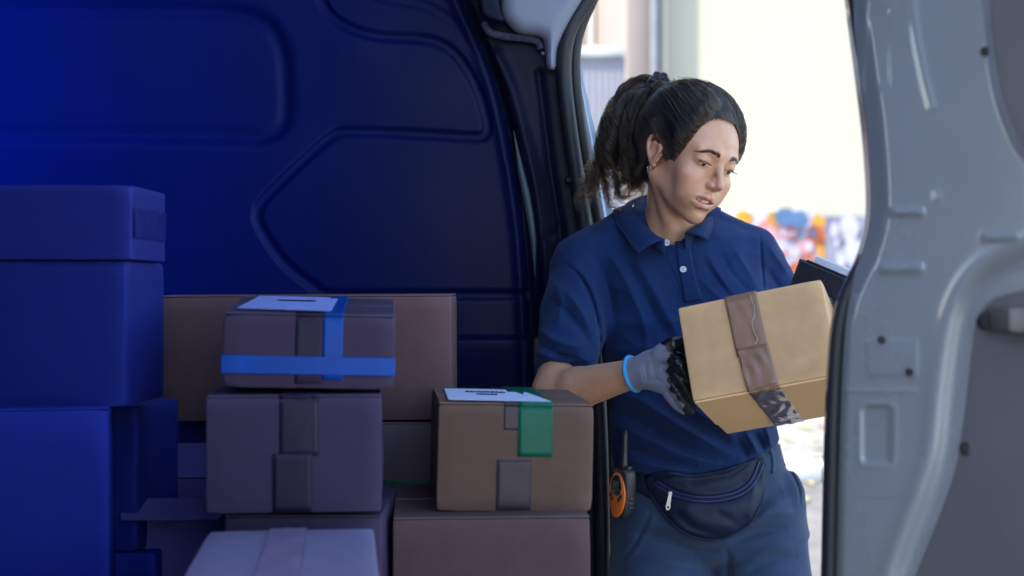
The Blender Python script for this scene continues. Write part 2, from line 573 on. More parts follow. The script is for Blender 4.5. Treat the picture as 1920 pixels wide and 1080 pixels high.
# blue overlay tint put into the wall colour: royal at left, navy at door
M_fade = panel_mat('blue_tint_fade', (.0055, .0105, .070), .38)
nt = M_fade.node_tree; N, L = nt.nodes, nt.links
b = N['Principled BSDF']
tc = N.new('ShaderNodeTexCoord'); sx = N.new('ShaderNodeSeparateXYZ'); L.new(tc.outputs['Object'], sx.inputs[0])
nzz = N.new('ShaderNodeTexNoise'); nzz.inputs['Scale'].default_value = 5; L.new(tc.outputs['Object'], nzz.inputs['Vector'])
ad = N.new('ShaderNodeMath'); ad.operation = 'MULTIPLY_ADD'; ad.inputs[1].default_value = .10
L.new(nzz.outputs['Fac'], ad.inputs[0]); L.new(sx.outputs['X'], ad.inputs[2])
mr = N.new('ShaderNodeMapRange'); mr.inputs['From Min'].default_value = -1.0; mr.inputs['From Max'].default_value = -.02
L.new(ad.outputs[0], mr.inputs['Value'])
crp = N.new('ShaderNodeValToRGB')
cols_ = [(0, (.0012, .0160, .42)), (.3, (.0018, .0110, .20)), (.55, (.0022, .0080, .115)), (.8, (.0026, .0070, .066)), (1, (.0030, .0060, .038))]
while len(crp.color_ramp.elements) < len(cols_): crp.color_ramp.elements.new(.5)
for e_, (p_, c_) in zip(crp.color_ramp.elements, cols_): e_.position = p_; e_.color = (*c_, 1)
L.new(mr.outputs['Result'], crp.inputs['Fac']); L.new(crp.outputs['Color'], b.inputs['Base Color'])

def relief(name, rows, xl_fn, xr_fn, ncol, depth_fn, Y_fn, mat, thick=.02, parent=van, curve=1.0, **kw):
    """stamped sheet: rows of photograph y, from xl to xr, pushed in and out by depth_fn (metres, + = towards the room)"""
    rows = np.asarray(rows, float)
    t = np.linspace(0, 1, ncol)
    U = np.stack([lerp(xl_fn(v), xr_fn(v), t) for v in rows])
    Vv = np.repeat(rows[:, None], ncol, 1)
    Y = Y_fn(U, Vv)
    d = depth_fn(U, Vv)
    X = (U - 960) / F * Y; Z = ZC - (Vv - 540) / F * Y
    P = np.stack([X, Y - d, Z], -1).reshape(-1, 3)
    nr = len(rows)
    fr = grid_faces(nr, ncol)
    back = P + np.array([0, thick, 0])
    bi = len(P)
    fb = fr[:, ::-1] + bi
    I = np.arange(nr * ncol).reshape(nr, ncol)
    rim = np.r_[I[0, :], I[1:, -1], I[-1, -2::-1], I[-2:0:-1, 0]]
    fs = [(a, b, b + bi, a + bi) for a, b in zip(rim, np.roll(rim, -1))]
    allf = np.vstack([fr, fb, np.array(fs)])
    o = big_mesh(name, np.vstack([P, back]), allf[:, ::-1], mat, parent, **kw)
    return o

def groove(u, v, poly, w, depth, closed=False, n=90):
    """pressed-in bead with rounded flanks"""
    d = seg_dist(u, v, sm2(poly, n), closed)
    return -depth * (1 - sstep(w * .45, w, d))

def cx_of(poly):
    P = sm2(poly, 120)
    o = np.argsort(P[:, 1])
    return lambda v: float(np.interp(v, P[o, 1], P[o, 0]))

# outline between the big side panel and the pillar
curveC = [(800, -90), (850, -30), (893, 60), (930, 150), (955, 250), (972, 350), (984, 440), (992, 550), (997, 700), (1000, 1200)]
C = cx_of(curveC)
A_rec = [(150, 14), (300, 14), (440, 20), (500, 42), (530, 90), (537, 150), (538, 210), (524, 246), (480, 262), (400, 258), (200, 250), (110, 240)]
B_bead = [(590, -30), (615, 22), (655, 52), (710, 68), (800, 74), (845, 94), (880, 138), (903, 190), (914, 238), (906, 255), (880, 257), (800, 252), (655, 247), (622, 256), (590, 282), (530, 338), (492, 378), (483, 402), (490, 428), (532, 490), (590, 538), (622, 553), (700, 553), (985, 553)]
D_bead = [(620, -40), (720, -5), (800, 12), (862, 55), (912, 128), (938, 205), (957, 300)]
def wall_depth(u, v):
    d = np.zeros(u.shape)
    # left recess: whole window field sunk with a wide bevel
    rec = [(-300, 12)] + A_rec[1:-2] + [(-300, 250)]
    P = sm2(rec, 120)
    ds = seg_dist(u, v, P)
    ins = inside(u, v, P)
    sd_ = np.where(ins, -ds, ds)
    d += -.007 * (1 - sstep(-16, 14, sd_)) 
    d += -.006 * np.exp(-(sd_ / 13) ** 2)
    d += groove(u, v, B_bead, 11, .0065, n=200)
    d += groove(u, v, D_bead, 12, .0022)
    # gentle crown of the fields between beads
    d += .004 * np.exp(-(((u - 720) / 150) ** 2 + ((v - 165) / 70) ** 2))
    d += .005 * np.exp(-(((u - 760) / 170) ** 2 + ((v - 400) / 110) ** 2))
    d += .0035 * np.exp(-(((u - 660) / 60) ** 2 + ((v - 80) / 50) ** 2))
    # shelf edge
    d += .030 * (sstep(628, 636, v) - sstep(640, 760, v) * .6) * sstep(560, 600, u)
    # right rim rolls away to the pillar
    Cu = np.vectorize(C)(v[:, :1])
    e = Cu - u
    d += .006 * np.exp(-((e - 16) / 9) ** 2) - .012 * (1 - sstep(0, 12, e))
    return d
rows = np.arange(-90, 1130, 4.0)
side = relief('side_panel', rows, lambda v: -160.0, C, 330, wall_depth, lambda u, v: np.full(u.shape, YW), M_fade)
# pillar between panel and door opening
pil_r = [(1130, -90), (1098, 0), (1062, 60), (1050, 110), (1052, 170), (1064, 260), (1080, 350), (1094, 430), (1104, 520), (1112, 640), (1120, 800), (1126, 1200)]
PR = cx_of(pil_r)
rib1 = [(930, 110), (958, 170), (985, 270), (1005, 360), (1016, 460), (1022, 600), (1026, 900), (1028, 1200)]
rib2 = [(1010, 140), (1018, 200), (1030, 300), (1042, 380), (1050, 430), (1056, 520)]
slot = [(955, 235), (968, 300), (985, 370), (1000, 450), (1008, 540), (1012, 700)]
def pil_depth(u, v):
    d = np.zeros(u.shape)
    d += .014 * np.exp(-(seg_dist(u, v, sm2(rib1)) / 13) ** 2)
    d += -.012 * np.exp(-(seg_dist(u, v, sm2(slot)) / 9) ** 2)
    d += -.008 * np.exp(-(seg_dist(u, v, sm2(rib2)) / 8) ** 2)
    d += -.005 * np.exp(-(seg_dist(u, v, sm2([(1050, 425), (1035, 442), (1018, 452), (1012, 470), (1010, 560)])) / 8) ** 2)
    d += -.02 * (1 - sstep(0, 16, u - np.vectorize(C)(v[:, :1])))
    d += -.006 * (v < 0)
    return d + .012
relief('door_pillar', rows, lambda v: C(v) - 6, PR, 60, pil_depth, lambda u, v: np.full(u.shape, YW) + .004, M_black)
# teal highlight along the pillar ridge, built as a coloured strip
def strip(name, poly, wpx, Y, mat, off=0.0, n=40, th=.004, parent=van, taper=True):
    P = sm2(poly, n)
    T = np.gradient(P, axis=0); T /= np.linalg.norm(T, axis=1)[:, None]
    Nn = np.stack([-T[:, 1], T[:, 0]], 1)
    ws = wpx * (np.sin(np.linspace(0.12, math.pi - .12, n)) if taper else np.ones(n))
    V = []
    for i in range(n):
        for s, dy in ((-1, th), (-.6, 0), (.6, 0), (1, th)):
            q = P[i] + Nn[i] * ws[i] * s * .5
            V.append(W(q[0], q[1], Y + dy))
    return mesh_obj(name, V, grid_faces(n, 4), mat, parent, keep=True)
strip('highlight_strip', [(963, 245), (975, 310), (990, 380), (1000, 450), (1003, 520)], 15, YW - .012, node_mat('teal_highlight', (.035, .055, .075), .45, var=.1))
# pale head liner corner above the pillar
hl = [(940, -60), (938, 10), (945, 38), (970, 62), (1010, 70), (1020, 84), (1025, 126), (1041, 128), (1046, 90), (1066, 48), (1100, -10), (1120, -60)]
def plate(name, poly, Y, mat, bulge=.02, rad=14, step=4, th=.03, parent=van, tilt=None, **kw):
    """cushion-edged plate cut to a photograph outline"""
    P = sm2(poly + [poly[0]], 140)[:-1]
    c = P.mean(0)
    bm = bmesh.new()
    vs = [bm.verts.new((p[0], p[1], 0)) for p in P]
    f = bm.faces.new(vs)
    bmesh.ops.triangulate(bm, faces=[f])
    # clip into strips so the inside gets vertices
    x0, y0 = P.min(0); x1, y1 = P.max(0)
    for x in np.arange(x0 + step, x1, step):
        bmesh.ops.bisect_plane(bm, geom=bm.verts[:] + bm.edges[:] + bm.faces[:], plane_co=(x, 0, 0), plane_no=(1, 0, 0))
    for y in np.arange(y0 + step, y1, step):
        bmesh.ops.bisect_plane(bm, geom=bm.verts[:] + bm.edges[:] + bm.faces[:], plane_co=(0, y, 0), plane_no=(0, 1, 0))
    rim = [e for e in bm.edges if e.is_boundary]
    ex = bmesh.ops.extrude_edge_only(bm, edges=rim)
    exv = {g for g in ex['geom'] if isinstance(g, bmesh.types.BMVert)}
    co = np.array([(v.co.x, v.co.y) for v in bm.verts])
    d = seg_dist(co[:, 0], co[:, 1], P, True)
    for v, dd in zip(bm.verts, d):
        t = min(1, dd / rad)
        yy = Y - bulge * math.sqrt(max(0, 1 - (1 - t) ** 2)) + (tilt(v.co.x, v.co.y) if tilt else 0)
        if v in exv: yy = Y + th
        v.co = Vector(W(v.co.x, v.co.y, yy))
    return bm_obj(name, bm, mat, parent, smooth=True, keep=True, angle=60, **kw)
plate('roof_liner', hl, YW - .03, M_white_trim, bulge=.03, rad=30)
plate('liner_clip', [(895, -30), (898, 12), (905, 30), (932, 42), (944, 36), (936, 8), (934, -30)], YW - .07, M_black, bulge=.012, rad=8)
strip('liner_felt', [(905, 42), (918, 60), (945, 68), (985, 72), (1008, 78), (1014, 92)], 13, YW - .035, node_mat('grey_felt', (.035, .035, .065), .9, var=.5, scale=120), taper=False)

# rubber seal round the opening
V, Fc = tube([W(x, y, YW - .03) for x, y in sm2([(1180, -110), (1116, -20), (1076, 40), (1060, 90), (1058, 150), (1068, 240), (1083, 340), (1097, 430), (1108, 530), (1118, 680), (1126, 850), (1132, 1180)], 90)], .0155, 14)
mesh_obj('door_seal', V, Fc, M_seal, van, keep=True)
V, Fc = tube([W(x, y, YW + .01) for x, y in sm2([(1140, -60), (1092, 40), (1078, 100), (1080, 170), (1092, 260), (1108, 350), (1122, 430), (1132, 520), (1138, 700), (1142, 900), (1145, 1180)], 90)], .012, 12)
mesh_obj('door_seal', V, Fc, M_seal, van, keep=True)
# painted outer body edge beyond the seal
edge_l = cx_of([(1060, -60), (1070, 40), (1076, 110), (1090, 200), (1106, 300), (1120, 400), (1132, 520), (1140, 1180)])
edge_r = cx_of([(1068, -60), (1082, 50), (1094, 130), (1116, 230), (1138, 330), (1157, 420), (1166, 520), (1172, 1180)])
def edge_depth(u, v):
    el = np.vectorize(edge_l)(v[:, :1]); er = np.vectorize(edge_r)(v[:, :1])
    t = (u - el) / (er - el + 1e-6)
    return -.05 * sstep(.45, .6, t) + .006 * np.exp(-((t - .3) / .15) ** 2)
relief('body_edge', rows, edge_l, edge_r, 24, edge_depth, lambda u, v: np.full(u.shape, YW + .07), M_bodyblue)
strip('edge_trim', [(1093, 205), (1101, 260), (1112, 330), (1120, 390)], 7, YW + .055, M_black)
# screw on the pillar
for (x, y, r) in ((1066, 337, .0075), (1018, 100, .004)):
    bm = bmesh.new()
    p = W(x, y, YW - .045)
    bmesh.ops.create_cone(bm, cap_ends=True, segments=14, radius1=r, radius2=r * .7, depth=.008, matrix=Matrix.Translation(p) @ Matrix.Rotation(R(90), 4, 'X'))
    bm_obj('screw', bm, M_metal if r < .005 else M_black, van, keep=True, smooth=True, angle=40)

# shell of the cargo bay: floor, roof, bulkhead, unseen near side
ZF = .50
box_obj('cargo_floor', -1.75, .16, .55, YW + .02, ZF - .06, ZF, M_floor, van, bevel=.005, keep=True)
box_obj('roof', -1.8, .12, 1.0, YW + .2, 2.42, 2.46, M_blue, van, keep=True)  # out of view, cut short so sky light reaches the woman
box_obj('roof_header', -.2, .9, YW + .005, YW + .12, 1.93, 2.418, M_bodyblue, van, keep=True)
box_obj('upper_side', -1.79, -.202, YW + .005, YW + .05, 1.9, 2.418, M_navy, van, keep=True)
box_obj('upper_side', -.2, .35, YW - .02, YW + .003, 1.85, 2.418, M_black, van, keep=True)
box_obj('bulkhead', -1.80, -1.752, .55, YW + .02, ZF - .06, 2.416, M_blue, van, keep=True)
box_obj('near_side_blocker', -1.75, -.24, .55, .595, ZF, 2.416, M_blue, van, keep=True)  # unseen wall added to keep light off the left stack

# open door on the right, close to the camera
ex = [(1598, -90), (1606, 0), (1622, 120), (1636, 230), (1644, 330), (1645, 395), (1638, 440), (1624, 485), (1602, 530), (1584, 575), (1573, 640), (1566, 760), (1562, 900), (1558, 1080), (1555, 1180)]
EX = cx_of(ex)
bead = [(2010, 470), (1930, 498), (1868, 528), (1832, 575), (1814, 640), (1800, 740), (1788, 850), (1765, 930), (1735, 1010), (1708, 1090), (1690, 1180)]
trim_edge = [(1835, -100), (1842, 0), (1850, 90), (1862, 170), (1882, 235), (1915, 295), (1990, 360)]
def door_Y(u, v):
    return 1.80 - .30 * (u - 1560) / 400
def door_depth(u, v):
    d = np.zeros(u.shape)
    Bp = sm2(bead, 90)
    ds = seg_dist(u, v, Bp)
    xb = np.interp(v, Bp[np.argsort(Bp[:, 1]), 1], Bp[np.argsort(Bp[:, 1]), 0])
    right = np.where(u > xb, 1.0, -1.0)
    right = np.where((v < 475), -1.0, right)
    sdn = ds * right
    d += -.030 * sstep(-48, 10, sdn)                 # step down to the inner field
    d += .004 * np.exp(-((sdn + 52) / 14) ** 2)
    Tp = sm2(trim_edge, 60)
    xt = np.interp(v, Tp[:, 1], Tp[:, 0])
    st = np.where((u > xt) & (v < 365), 1, -1) * seg_dist(u, v, Tp)
    d += .012 * sstep(-3, 6, st)
    e = u - np.vectorize(EX)(v[:, :1])
    d += -.03 * (1 - sstep(-4, 26, e)) 
    d += .004 * np.exp(-(seg_dist(u, v, sm2([(1700, -90), (1712, 40), (1730, 140), (1745, 200)])) / 9) ** 2)
    d += -.004 * sstep(-3, 3, (u - 1630)) * (1 - sstep(60, 90, np.abs(v - 90))) * (1 - sstep(1665, 1672, u))
    # three shelves: short ledges that catch the light
    for (x0, x1, y, s) in ((1650, 1728, 503, 9), (1840, 1905, 444, 8), (1672, 1730, 398, 7)):
        m = sstep(x0 - 6, x0 + 4, u) * (1 - sstep(x1 - 4, x1 + 6, u))
        d += m * .011 * np.exp(-((v - y) / s) ** 2)
    d += .005 * np.exp(-(((u - 1757) / 8) ** 2 + ((v - 368) / 12) ** 2))
    # plate field and small rounded pocket
    m = sstep(1622, 1630, u) * (1 - sstep(1716, 1724, u)) * sstep(632, 640, v) * (1 - sstep(700, 708, v))
    d += .003 * m
    qx, qy = np.abs(u - 1644) - 16, np.abs(v - 815) - 42
    sdp = np.hypot(np.maximum(qx, 0), np.maximum(qy, 0)) + np.minimum(np.maximum(qx, qy), 0) - 10
    d += -.008 * (1 - sstep(-6, 5, sdp)) + .002 * np.exp(-((sdp - 8) / 5) ** 2)
    d += .003 * np.exp(-((v - 733) / 4) ** 2) * (1 - sstep(1716, 1724, u))
    d += -.0015 * np.exp(-((v - 938) / 2.5) ** 2) * (1 - sstep(1700, 1720, u))
    return d
drows = np.arange(-90, 1180, 4.0)
relief('open_door', drows, EX, lambda v: 2010.0, 130, door_depth, door_Y, M_paint, thick=.03)
door_o = bpy.data.objects['open_door']
def door_pt(x, y, off=0.0):
    u, v = np.array([[float(x)]]), np.array([[float(y)]])
    Y = float(door_Y(u, v)[0, 0]); d = float(door_depth(u, v)[0, 0])
    p = W(x, y, Y); p[1] -= d + off
    return p
V, Fc = tube([W(x - 3, y, 1.795) for x, y in sm2(ex, 100)], .0085, 12)
mesh_obj('door_seal', V, Fc, M_seal, door_o, keep=True)
# dark upper and lower inner trim fields
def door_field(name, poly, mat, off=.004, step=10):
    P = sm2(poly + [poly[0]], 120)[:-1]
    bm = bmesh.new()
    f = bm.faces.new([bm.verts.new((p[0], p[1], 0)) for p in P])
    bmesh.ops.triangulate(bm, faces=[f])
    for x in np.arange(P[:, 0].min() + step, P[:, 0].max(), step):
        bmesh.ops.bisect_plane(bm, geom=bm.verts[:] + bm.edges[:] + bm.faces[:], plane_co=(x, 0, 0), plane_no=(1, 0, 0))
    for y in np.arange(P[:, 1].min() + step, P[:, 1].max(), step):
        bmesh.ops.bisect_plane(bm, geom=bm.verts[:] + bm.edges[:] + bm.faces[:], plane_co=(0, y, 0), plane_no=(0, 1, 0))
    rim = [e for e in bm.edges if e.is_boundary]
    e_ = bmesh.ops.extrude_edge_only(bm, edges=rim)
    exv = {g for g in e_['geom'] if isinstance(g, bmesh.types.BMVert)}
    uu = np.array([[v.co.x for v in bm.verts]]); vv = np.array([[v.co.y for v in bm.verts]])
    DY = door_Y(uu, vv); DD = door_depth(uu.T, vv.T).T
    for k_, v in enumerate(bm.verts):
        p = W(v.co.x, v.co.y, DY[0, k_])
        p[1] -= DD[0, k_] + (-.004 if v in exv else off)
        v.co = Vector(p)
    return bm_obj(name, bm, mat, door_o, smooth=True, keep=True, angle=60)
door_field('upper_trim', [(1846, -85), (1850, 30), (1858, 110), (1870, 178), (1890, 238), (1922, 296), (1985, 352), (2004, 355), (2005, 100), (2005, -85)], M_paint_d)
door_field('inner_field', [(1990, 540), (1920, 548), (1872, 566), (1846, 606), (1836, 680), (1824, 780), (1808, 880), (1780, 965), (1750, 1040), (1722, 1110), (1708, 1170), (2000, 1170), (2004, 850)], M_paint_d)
def disc(name, x, y, rpx, mat, parent, depth=.006, off=.001):
    p = door_pt(x, y, off)
    r = rpx / F * p[1]
    bm = bmesh.new()
    bmesh.ops.create_cone(bm, cap_ends=True, segments=20, radius1=r, radius2=r * .86, depth=depth, matrix=Matrix.Translation(p) @ Matrix.Rotation(R(90), 4, 'X'))
    return bm_obj(name, bm, mat, parent, keep=True, smooth=True, angle=40)
for x, y, r in ((1826, 846, 13), (1651, 637, 7), (1702, 697, 7), (1846, 97, 9)):  # black discs stand for the dark of holes in the door
    disc('hole_disc', x, y, r, M_hole, door_o, off=.005)
# latch block
p0, p1 = door_pt(1858, 622), door_pt(1935, 575)
lb = bmesh.new()
bm_box(lb, p0[0], p1[0], p1[1] - .028, p0[1] - .004, p0[2], p1[2], .006)
lat = bm_obj('latch', lb, M_metal, door_o, keep=True, smooth=True, angle=40)
for x, y, r in ((1850, 603, 17), (1905, 582, 7)):  # black discs in place of dark holes at the latch
    p = door_pt(x, y, .03)
    bm = bmesh.new()
    bmesh.ops.create_cone(bm, cap_ends=True, segments=20, radius1=r / F * p[1], radius2=r / F * p[1] * .8, depth=.012, matrix=Matrix.Translation(p) @ Matrix.Rotation(R(90), 4, 'X'))
    bm_obj('latch_hole_disc', bm, M_hole, door_o, keep=True, smooth=True, angle=40)
# ------------------------------------------------------------------ cartons
def scuff(m, c):
    """paler worn edges and a few faint rub marks, as on used board"""
    nt = m.node_tree; N, L = nt.nodes, nt.links
    b = N['Principled BSDF']
    src = b.inputs['Base Color'].links[0].from_socket
    ge = N.new('ShaderNodeNewGeometry'); tc = N.new('ShaderNodeTexCoord')
    mr = N.new('ShaderNodeMapRange'); mr.inputs['From Min'].default_value = .515; mr.inputs['From Max'].default_value = .60
    L.new(ge.outputs['Pointiness'], mr.inputs['Value'])
    n1 = N.new('ShaderNodeTexNoise'); n1.inputs['Scale'].default_value = 9; n1.inputs['Detail'].default_value = 8; n1.inputs['Roughness'].default_value = .7
    L.new(tc.outputs['Object'], n1.inputs['Vector'])
    m2 = N.new('ShaderNodeMapRange'); m2.inputs['From Min'].default_value = .60; m2.inputs['From Max'].default_value = .72; m2.inputs['To Max'].default_value = .22
    L.new(n1.outputs['Fac'], m2.inputs['Value'])
    ad = N.new('ShaderNodeMath'); ad.operation = 'MAXIMUM'; ad.use_clamp = True
    L.new(mr.outputs['Result'], ad.inputs[0]); L.new(m2.outputs['Result'], ad.inputs[1])
    mx = N.new('ShaderNodeMix'); mx.data_type = 'RGBA'
    L.new(ad.outputs[0], mx.inputs['Factor']); L.new(src, mx.inputs[6]); mx.inputs[7].default_value = tuple(min(1, q * 1.55 + .01) for q in c) + (1,)
    L.new(mx.outputs[2], b.inputs['Base Color'])
def card_mat(name, c, rough=.75):
    m = node_mat(name, c, rough, var=.06, scale=40, bump=.07, bscale=220, spec=.22)
    scuff(m, c)
    return m
TAPE = {}
def tape_mat(name, c, rough=.30, alpha=1.0):
    m = node_mat(name, c, rough, var=.15, scale=30, bump=.22, bscale=38, spec=.22, stretch=(1, 1, .5), alpha=alpha, bdist=.002)
    return m
M_tape_br = tape_mat('brown_tape', (.17, .105, .075))
M_tape_pl = tape_mat('plum_tape', (.020, .0125, .034), .45)
M_tape_bl = tape_mat('dark_blue_tape', (.006, .011, .115), .4)
M_tape_green = tape_mat('green_tape', (.002, .095, .052), .35)
M_tape_blue = tape_mat('blue_tape', (.003, .055, .30), .35)
M_tape_clear = tape_mat('clear_tape', (.052, .036, .042), .32)
M_label = node_mat('label_paper', (.55, .60, .78), .6, var=.04)
M_label_b = node_mat('bluish_label_paper', (.26, .32, .68), .6, var=.04)
M_ink = node_mat('ink', (.02, .025, .12), .6, var=0)
M_slit = node_mat('dark_slit', (.02, .014, .01), .9, var=0)

def soft_box(w, d, h, bulge=.002, n=9, rnd=.0035, seed=0, raise_back=0.0):
    """closed carton body: subdivided, rounded edges, slightly swollen and dented faces"""
    bm = bmesh.new()
    bm_box(bm, -w / 2, w / 2, 0, d, 0, h, rnd, 2)
    long_ = [e for e in bm.edges if e.calc_length() > rnd * 4]
    bmesh.ops.subdivide_edges(bm, edges=long_, cuts=n, use_grid_fill=True)
    r = np.random.RandomState(seed)
    ph = r.rand(6) * 6.28
    dents = np.abs(r.normal(size=6)) * .0014
    for v in bm.verts:
        x, y, z = v.co.x / w * 2, v.co.y / d * 2 - 1, v.co.z / h * 2 - 1
        bx = (1 - y * y) * (1 - z * z); by = (1 - x * x) * (1 - z * z); bz = (1 - x * x) * (1 - y * y)
        k = .6 * math.sin(3.1 * x + ph[0]) * math.sin(2.7 * z + ph[1]) + .4 * math.sin(5 * y + ph[2])
        if abs(y) > .97: v.co.y += math.copysign(bulge * by * (1 + k), y)
        if abs(x) > .97: v.co.x += math.copysign(bulge * bx * (1 + k), x)
        if z > .97:
            v.co.z += bulge * .5 * bz * k
        for (sx_, sy_, sz_), am_ in zip(((-1, -1, 1), (1, -1, 1), (-1, -1, -1), (1, -1, -1), (1, 1, 1), (-1, 1, 1)), dents):
            q_ = math.exp(-(((x - sx_) * w / 2) ** 2 + ((y - sy_) * d / 2) ** 2 + ((z - sz_) * h / 2) ** 2) / .006 ** 2)
            v.co -= Vector((sx_, sy_ * .7, sz_)) * (am_ * q_)
        if z > -.9:
            v.co.z += raise_back * (v.co.y / d) * (z + 1) / 2
    return bm

def tape_mesh(path, xc, w, seed=0, wr=.0007, nx=9, sub=10, off=.0009, axis='x'):
    """strip of tape following a (y,z) path at x = xc; ends ragged, surface slightly wrinkled"""
    r = np.random.RandomState(seed)
    P = []
    path = [np.asarray(p, float) for p in path]
    for a, b in zip(path[:-1], path[1:]):
        for t in np.linspace(0, 1, sub, endpoint=False): P.append(a + (b - a) * t)
    P.append(path[-1])
    P = np.array(P)
    T = np.gradient(P, axis=0); T /= np.linalg.norm(T, axis=1)[:, None]
    Nn = np.stack([T[:, 1], -T[:, 0]], 1)
    V = []
    xs = np.linspace(-.5, .5, nx)
    ph = r.rand(4) * 6
    for i, (p, nn) in enumerate(zip(P, Nn)):
        for x in xs:
            hgt = off + wr * (.5 + .5 * math.sin(x * 14 + 3 * math.sin(i * .35 + ph[0]) + ph[1])) * (.5 + .5 * math.sin(i * .8 + x * 5 + ph[2]))
            q = p + nn * hgt
            V.append((xc + x * w, q[0], q[1]))
    Fq = grid_faces(len(P), nx)
    return V, Fq

def carton(rect, Y, depth, col, name='carton', label='', group='cartons stacked in the van', rz=0.0, seed=0, bulge=.002, raise_back=0.0, flaps=True, roll=0.0, mat=None):
    x0, y0, x1, y1 = rect
    a, b = W(x0, y0, Y), W(x1, y1, Y)
    w, h = b[0] - a[0], a[2] - b[2]
    loc = ((a[0] + b[0]) / 2, Y, b[2])
    e = empty(name, loc, label, 'carton', rot=(0, R(roll), R(rz)), group=group)
    m = mat or card_mat('cardboard', col)
    bm_obj('body', soft_box(w, depth, h - (.003 if flaps else 0), bulge, seed=seed, raise_back=raise_back), m, e, smooth=True, angle=35)
    if flaps:
        r = np.random.RandomState(seed + 50)
        for k in (0, 1):
            bm = bmesh.new()
            g = .0012
            ya, yb = (.001, depth / 2 - g) if k == 0 else (depth / 2 + g, depth - .001)
            bm_box(bm, -w / 2 + .001, w / 2 - .001, ya, yb, h - .0028, h, .0009, 1)
            bmesh.ops.subdivide_edges(bm, edges=[q for q in bm.edges if q.calc_length() > .03], cuts=3, use_grid_fill=True)
            lift = .0006 + .0012 * r.rand()
            for v in bm.verts:
                t = (v.co.y - ya) / (yb - ya)
                t = t if k == 0 else 1 - t
                v.co.z += lift * t * t + raise_back * (v.co.y / depth)
            bm_obj('flap', bm, m, e, smooth=True, angle=35)
    return e, w, h, depth

from mathutils.bvhtree import BVHTree
def snap_front(e, V, off):
    """press a strip onto the carton's own front face"""
    bo = next(c for c in e.children if c.name.startswith('body'))
    bv = BVHTree.FromPolygons([v.co.copy() for v in bo.data.vertices], [tuple(p.vertices) for p in bo.data.polygons])
    out = []
    for x, y, z in V:
        if y < .0012:
            hit = bv.ray_cast(Vector((x, -.2, z)), Vector((0, 1, 0)))
            if hit[0] is not None and hit[0].y < .02:
                y = hit[0].y - off + (y + .0025) * .5 * (0 if y > -.0012 else 1)
        out.append((x, y, z))
    return out
def front_tape(e, w, h, d, px0, px1, ytop, ybot, rect, mat, top_len=0.0, seed=0, raise_back=0.0, name='tape', extra=.0, wr=.0007):
    """vertical tape on the front face, running back over the top if top_len > 0"""
    x0, y0, x1, y1 = rect
    xc = ((px0 + px1) / 2 - (x0 + x1) / 2) / (x1 - x0) * w
    tw = (px1 - px0) / (x1 - x0) * w
    zt = h - (ytop - y0) / (y1 - y0) * h; zb = h - (ybot - y0) / (y1 - y0) * h
    pth = []
    fy = -.0025 - extra
    if top_len > 0:
        pth += [(top_len, h + .0024 + extra + raise_back * top_len / d), (.02, h + .0014 + extra), (.002, h + .0008 + extra), (fy, h - .004)]
    else:
        pth += [(fy, zt)]
    pth += [(fy, zb)]
    V, Fq = tape_mesh(pth, xc, tw, seed, wr=wr * .6, off=.0)
    V = snap_front(e, V, .0006 + extra * .5)
    o = mesh_obj(name, V, Fq, mat, e, smooth=True)
    md = o.modifiers.new('thickness', 'SOLIDIFY'); md.thickness = .00015; md.offset = -1
    return o

def top_label(e, poly, z, mat, ink_lines=(), raise_back=0, d=1):
    """paper on the top: polygon in local metres"""
    bm = bmesh.new()
    f = bm.faces.new([bm.verts.new((x, y, z + raise_back * y / d)) for x, y in poly])
    ex_ = bmesh.ops.extrude_face_region(bm, geom=[f])
    for v in [g for g in ex_['geom'] if isinstance(g, bmesh.types.BMVert)]: v.co.z += .0006
    lab = bm_obj('label', bm, mat, e)
    rr = np.random.RandomState(3)
    for (xa, xb, y, s) in ink_lines:          # unreadable handwritten line, as in the photograph
        n = 40
        P = []
        for i in range(n):
            t = i / (n - 1)
            P.append((lerp(xa, xb, t), y + s * math.sin(i * 2.4) * (.6 + .4 * rr.rand()) - s * .3 * t, z + .0016 + raise_back * y / d))
        V, Fc = tube(P, .0009, 5)
        mesh_obj('ink_line', V, Fc, M_ink, lab)
    return lab

def FL(Y): return 540 + (ZC - ZF) * F / Y      # photograph y of the cargo floor at distance Y
BROWN = (.30, .215, .175)
G = 'cartons stacked in the van'
# right stack: green-taped carton on a wide one
r1 = (818, 756, 1111, 960)
e1, w, h, d = carton(r1, 2.05, .30, (.105, .062, .047), label='cardboard carton with a green tape strip and a pale label on top', rz=5.0, roll=1.2, seed=1)
front_tape(e1, w, h, d, 968, 1033, 756, 855, r1, M_tape_green, top_len=.295, seed=2, extra=.0012, name='green_tape', wr=.0004)
front_tape(e1, w, h, d, 941, 975, 756, 806, r1, M_tape_clear, top_len=.295, seed=3, name='clear_tape')
front_tape(e1, w, h, d, 929, 995, 862, 957, r1, M_tape_clear, seed=4, name='clear_tape', wr=.0018)
top_label(e1, [(-.118 + .02, .012), (.050, .004), (.026, .235), (-.095, .235)], h + .0026, M_label, [(-.065, -.005, .165, .014), (-.05, -.02, .115, .006)])
r2 = (737, 969, 1108, FL(2.0))
e2, w, h, d = carton(r2, 2.0, .34, (.078, .047, .048), label='large plain carton under the green-taped carton', rz=4.0, seed=5)
# carton behind them, dim
r3 = (700, 792, 900, FL(2.36))
e3, w, h, d = carton(r3, 2.36, .22, (.10, .066, .085), label='dim carton below the long flat carton, behind the green-taped one', seed=6)
front_tape(e3, w, h, d, 715, 805, 900, 908, r3, M_tape_green, seed=4, name='green_tape')
# long flat carton against the wall
r4 = (291, 553, 846, 789)
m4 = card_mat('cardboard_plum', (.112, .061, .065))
e4, w, h, d = carton(r4, 2.36, .26, BROWN, label='long flat plum-brown carton standing across the back wall', seed=7, mat=m4, roll=-.25)
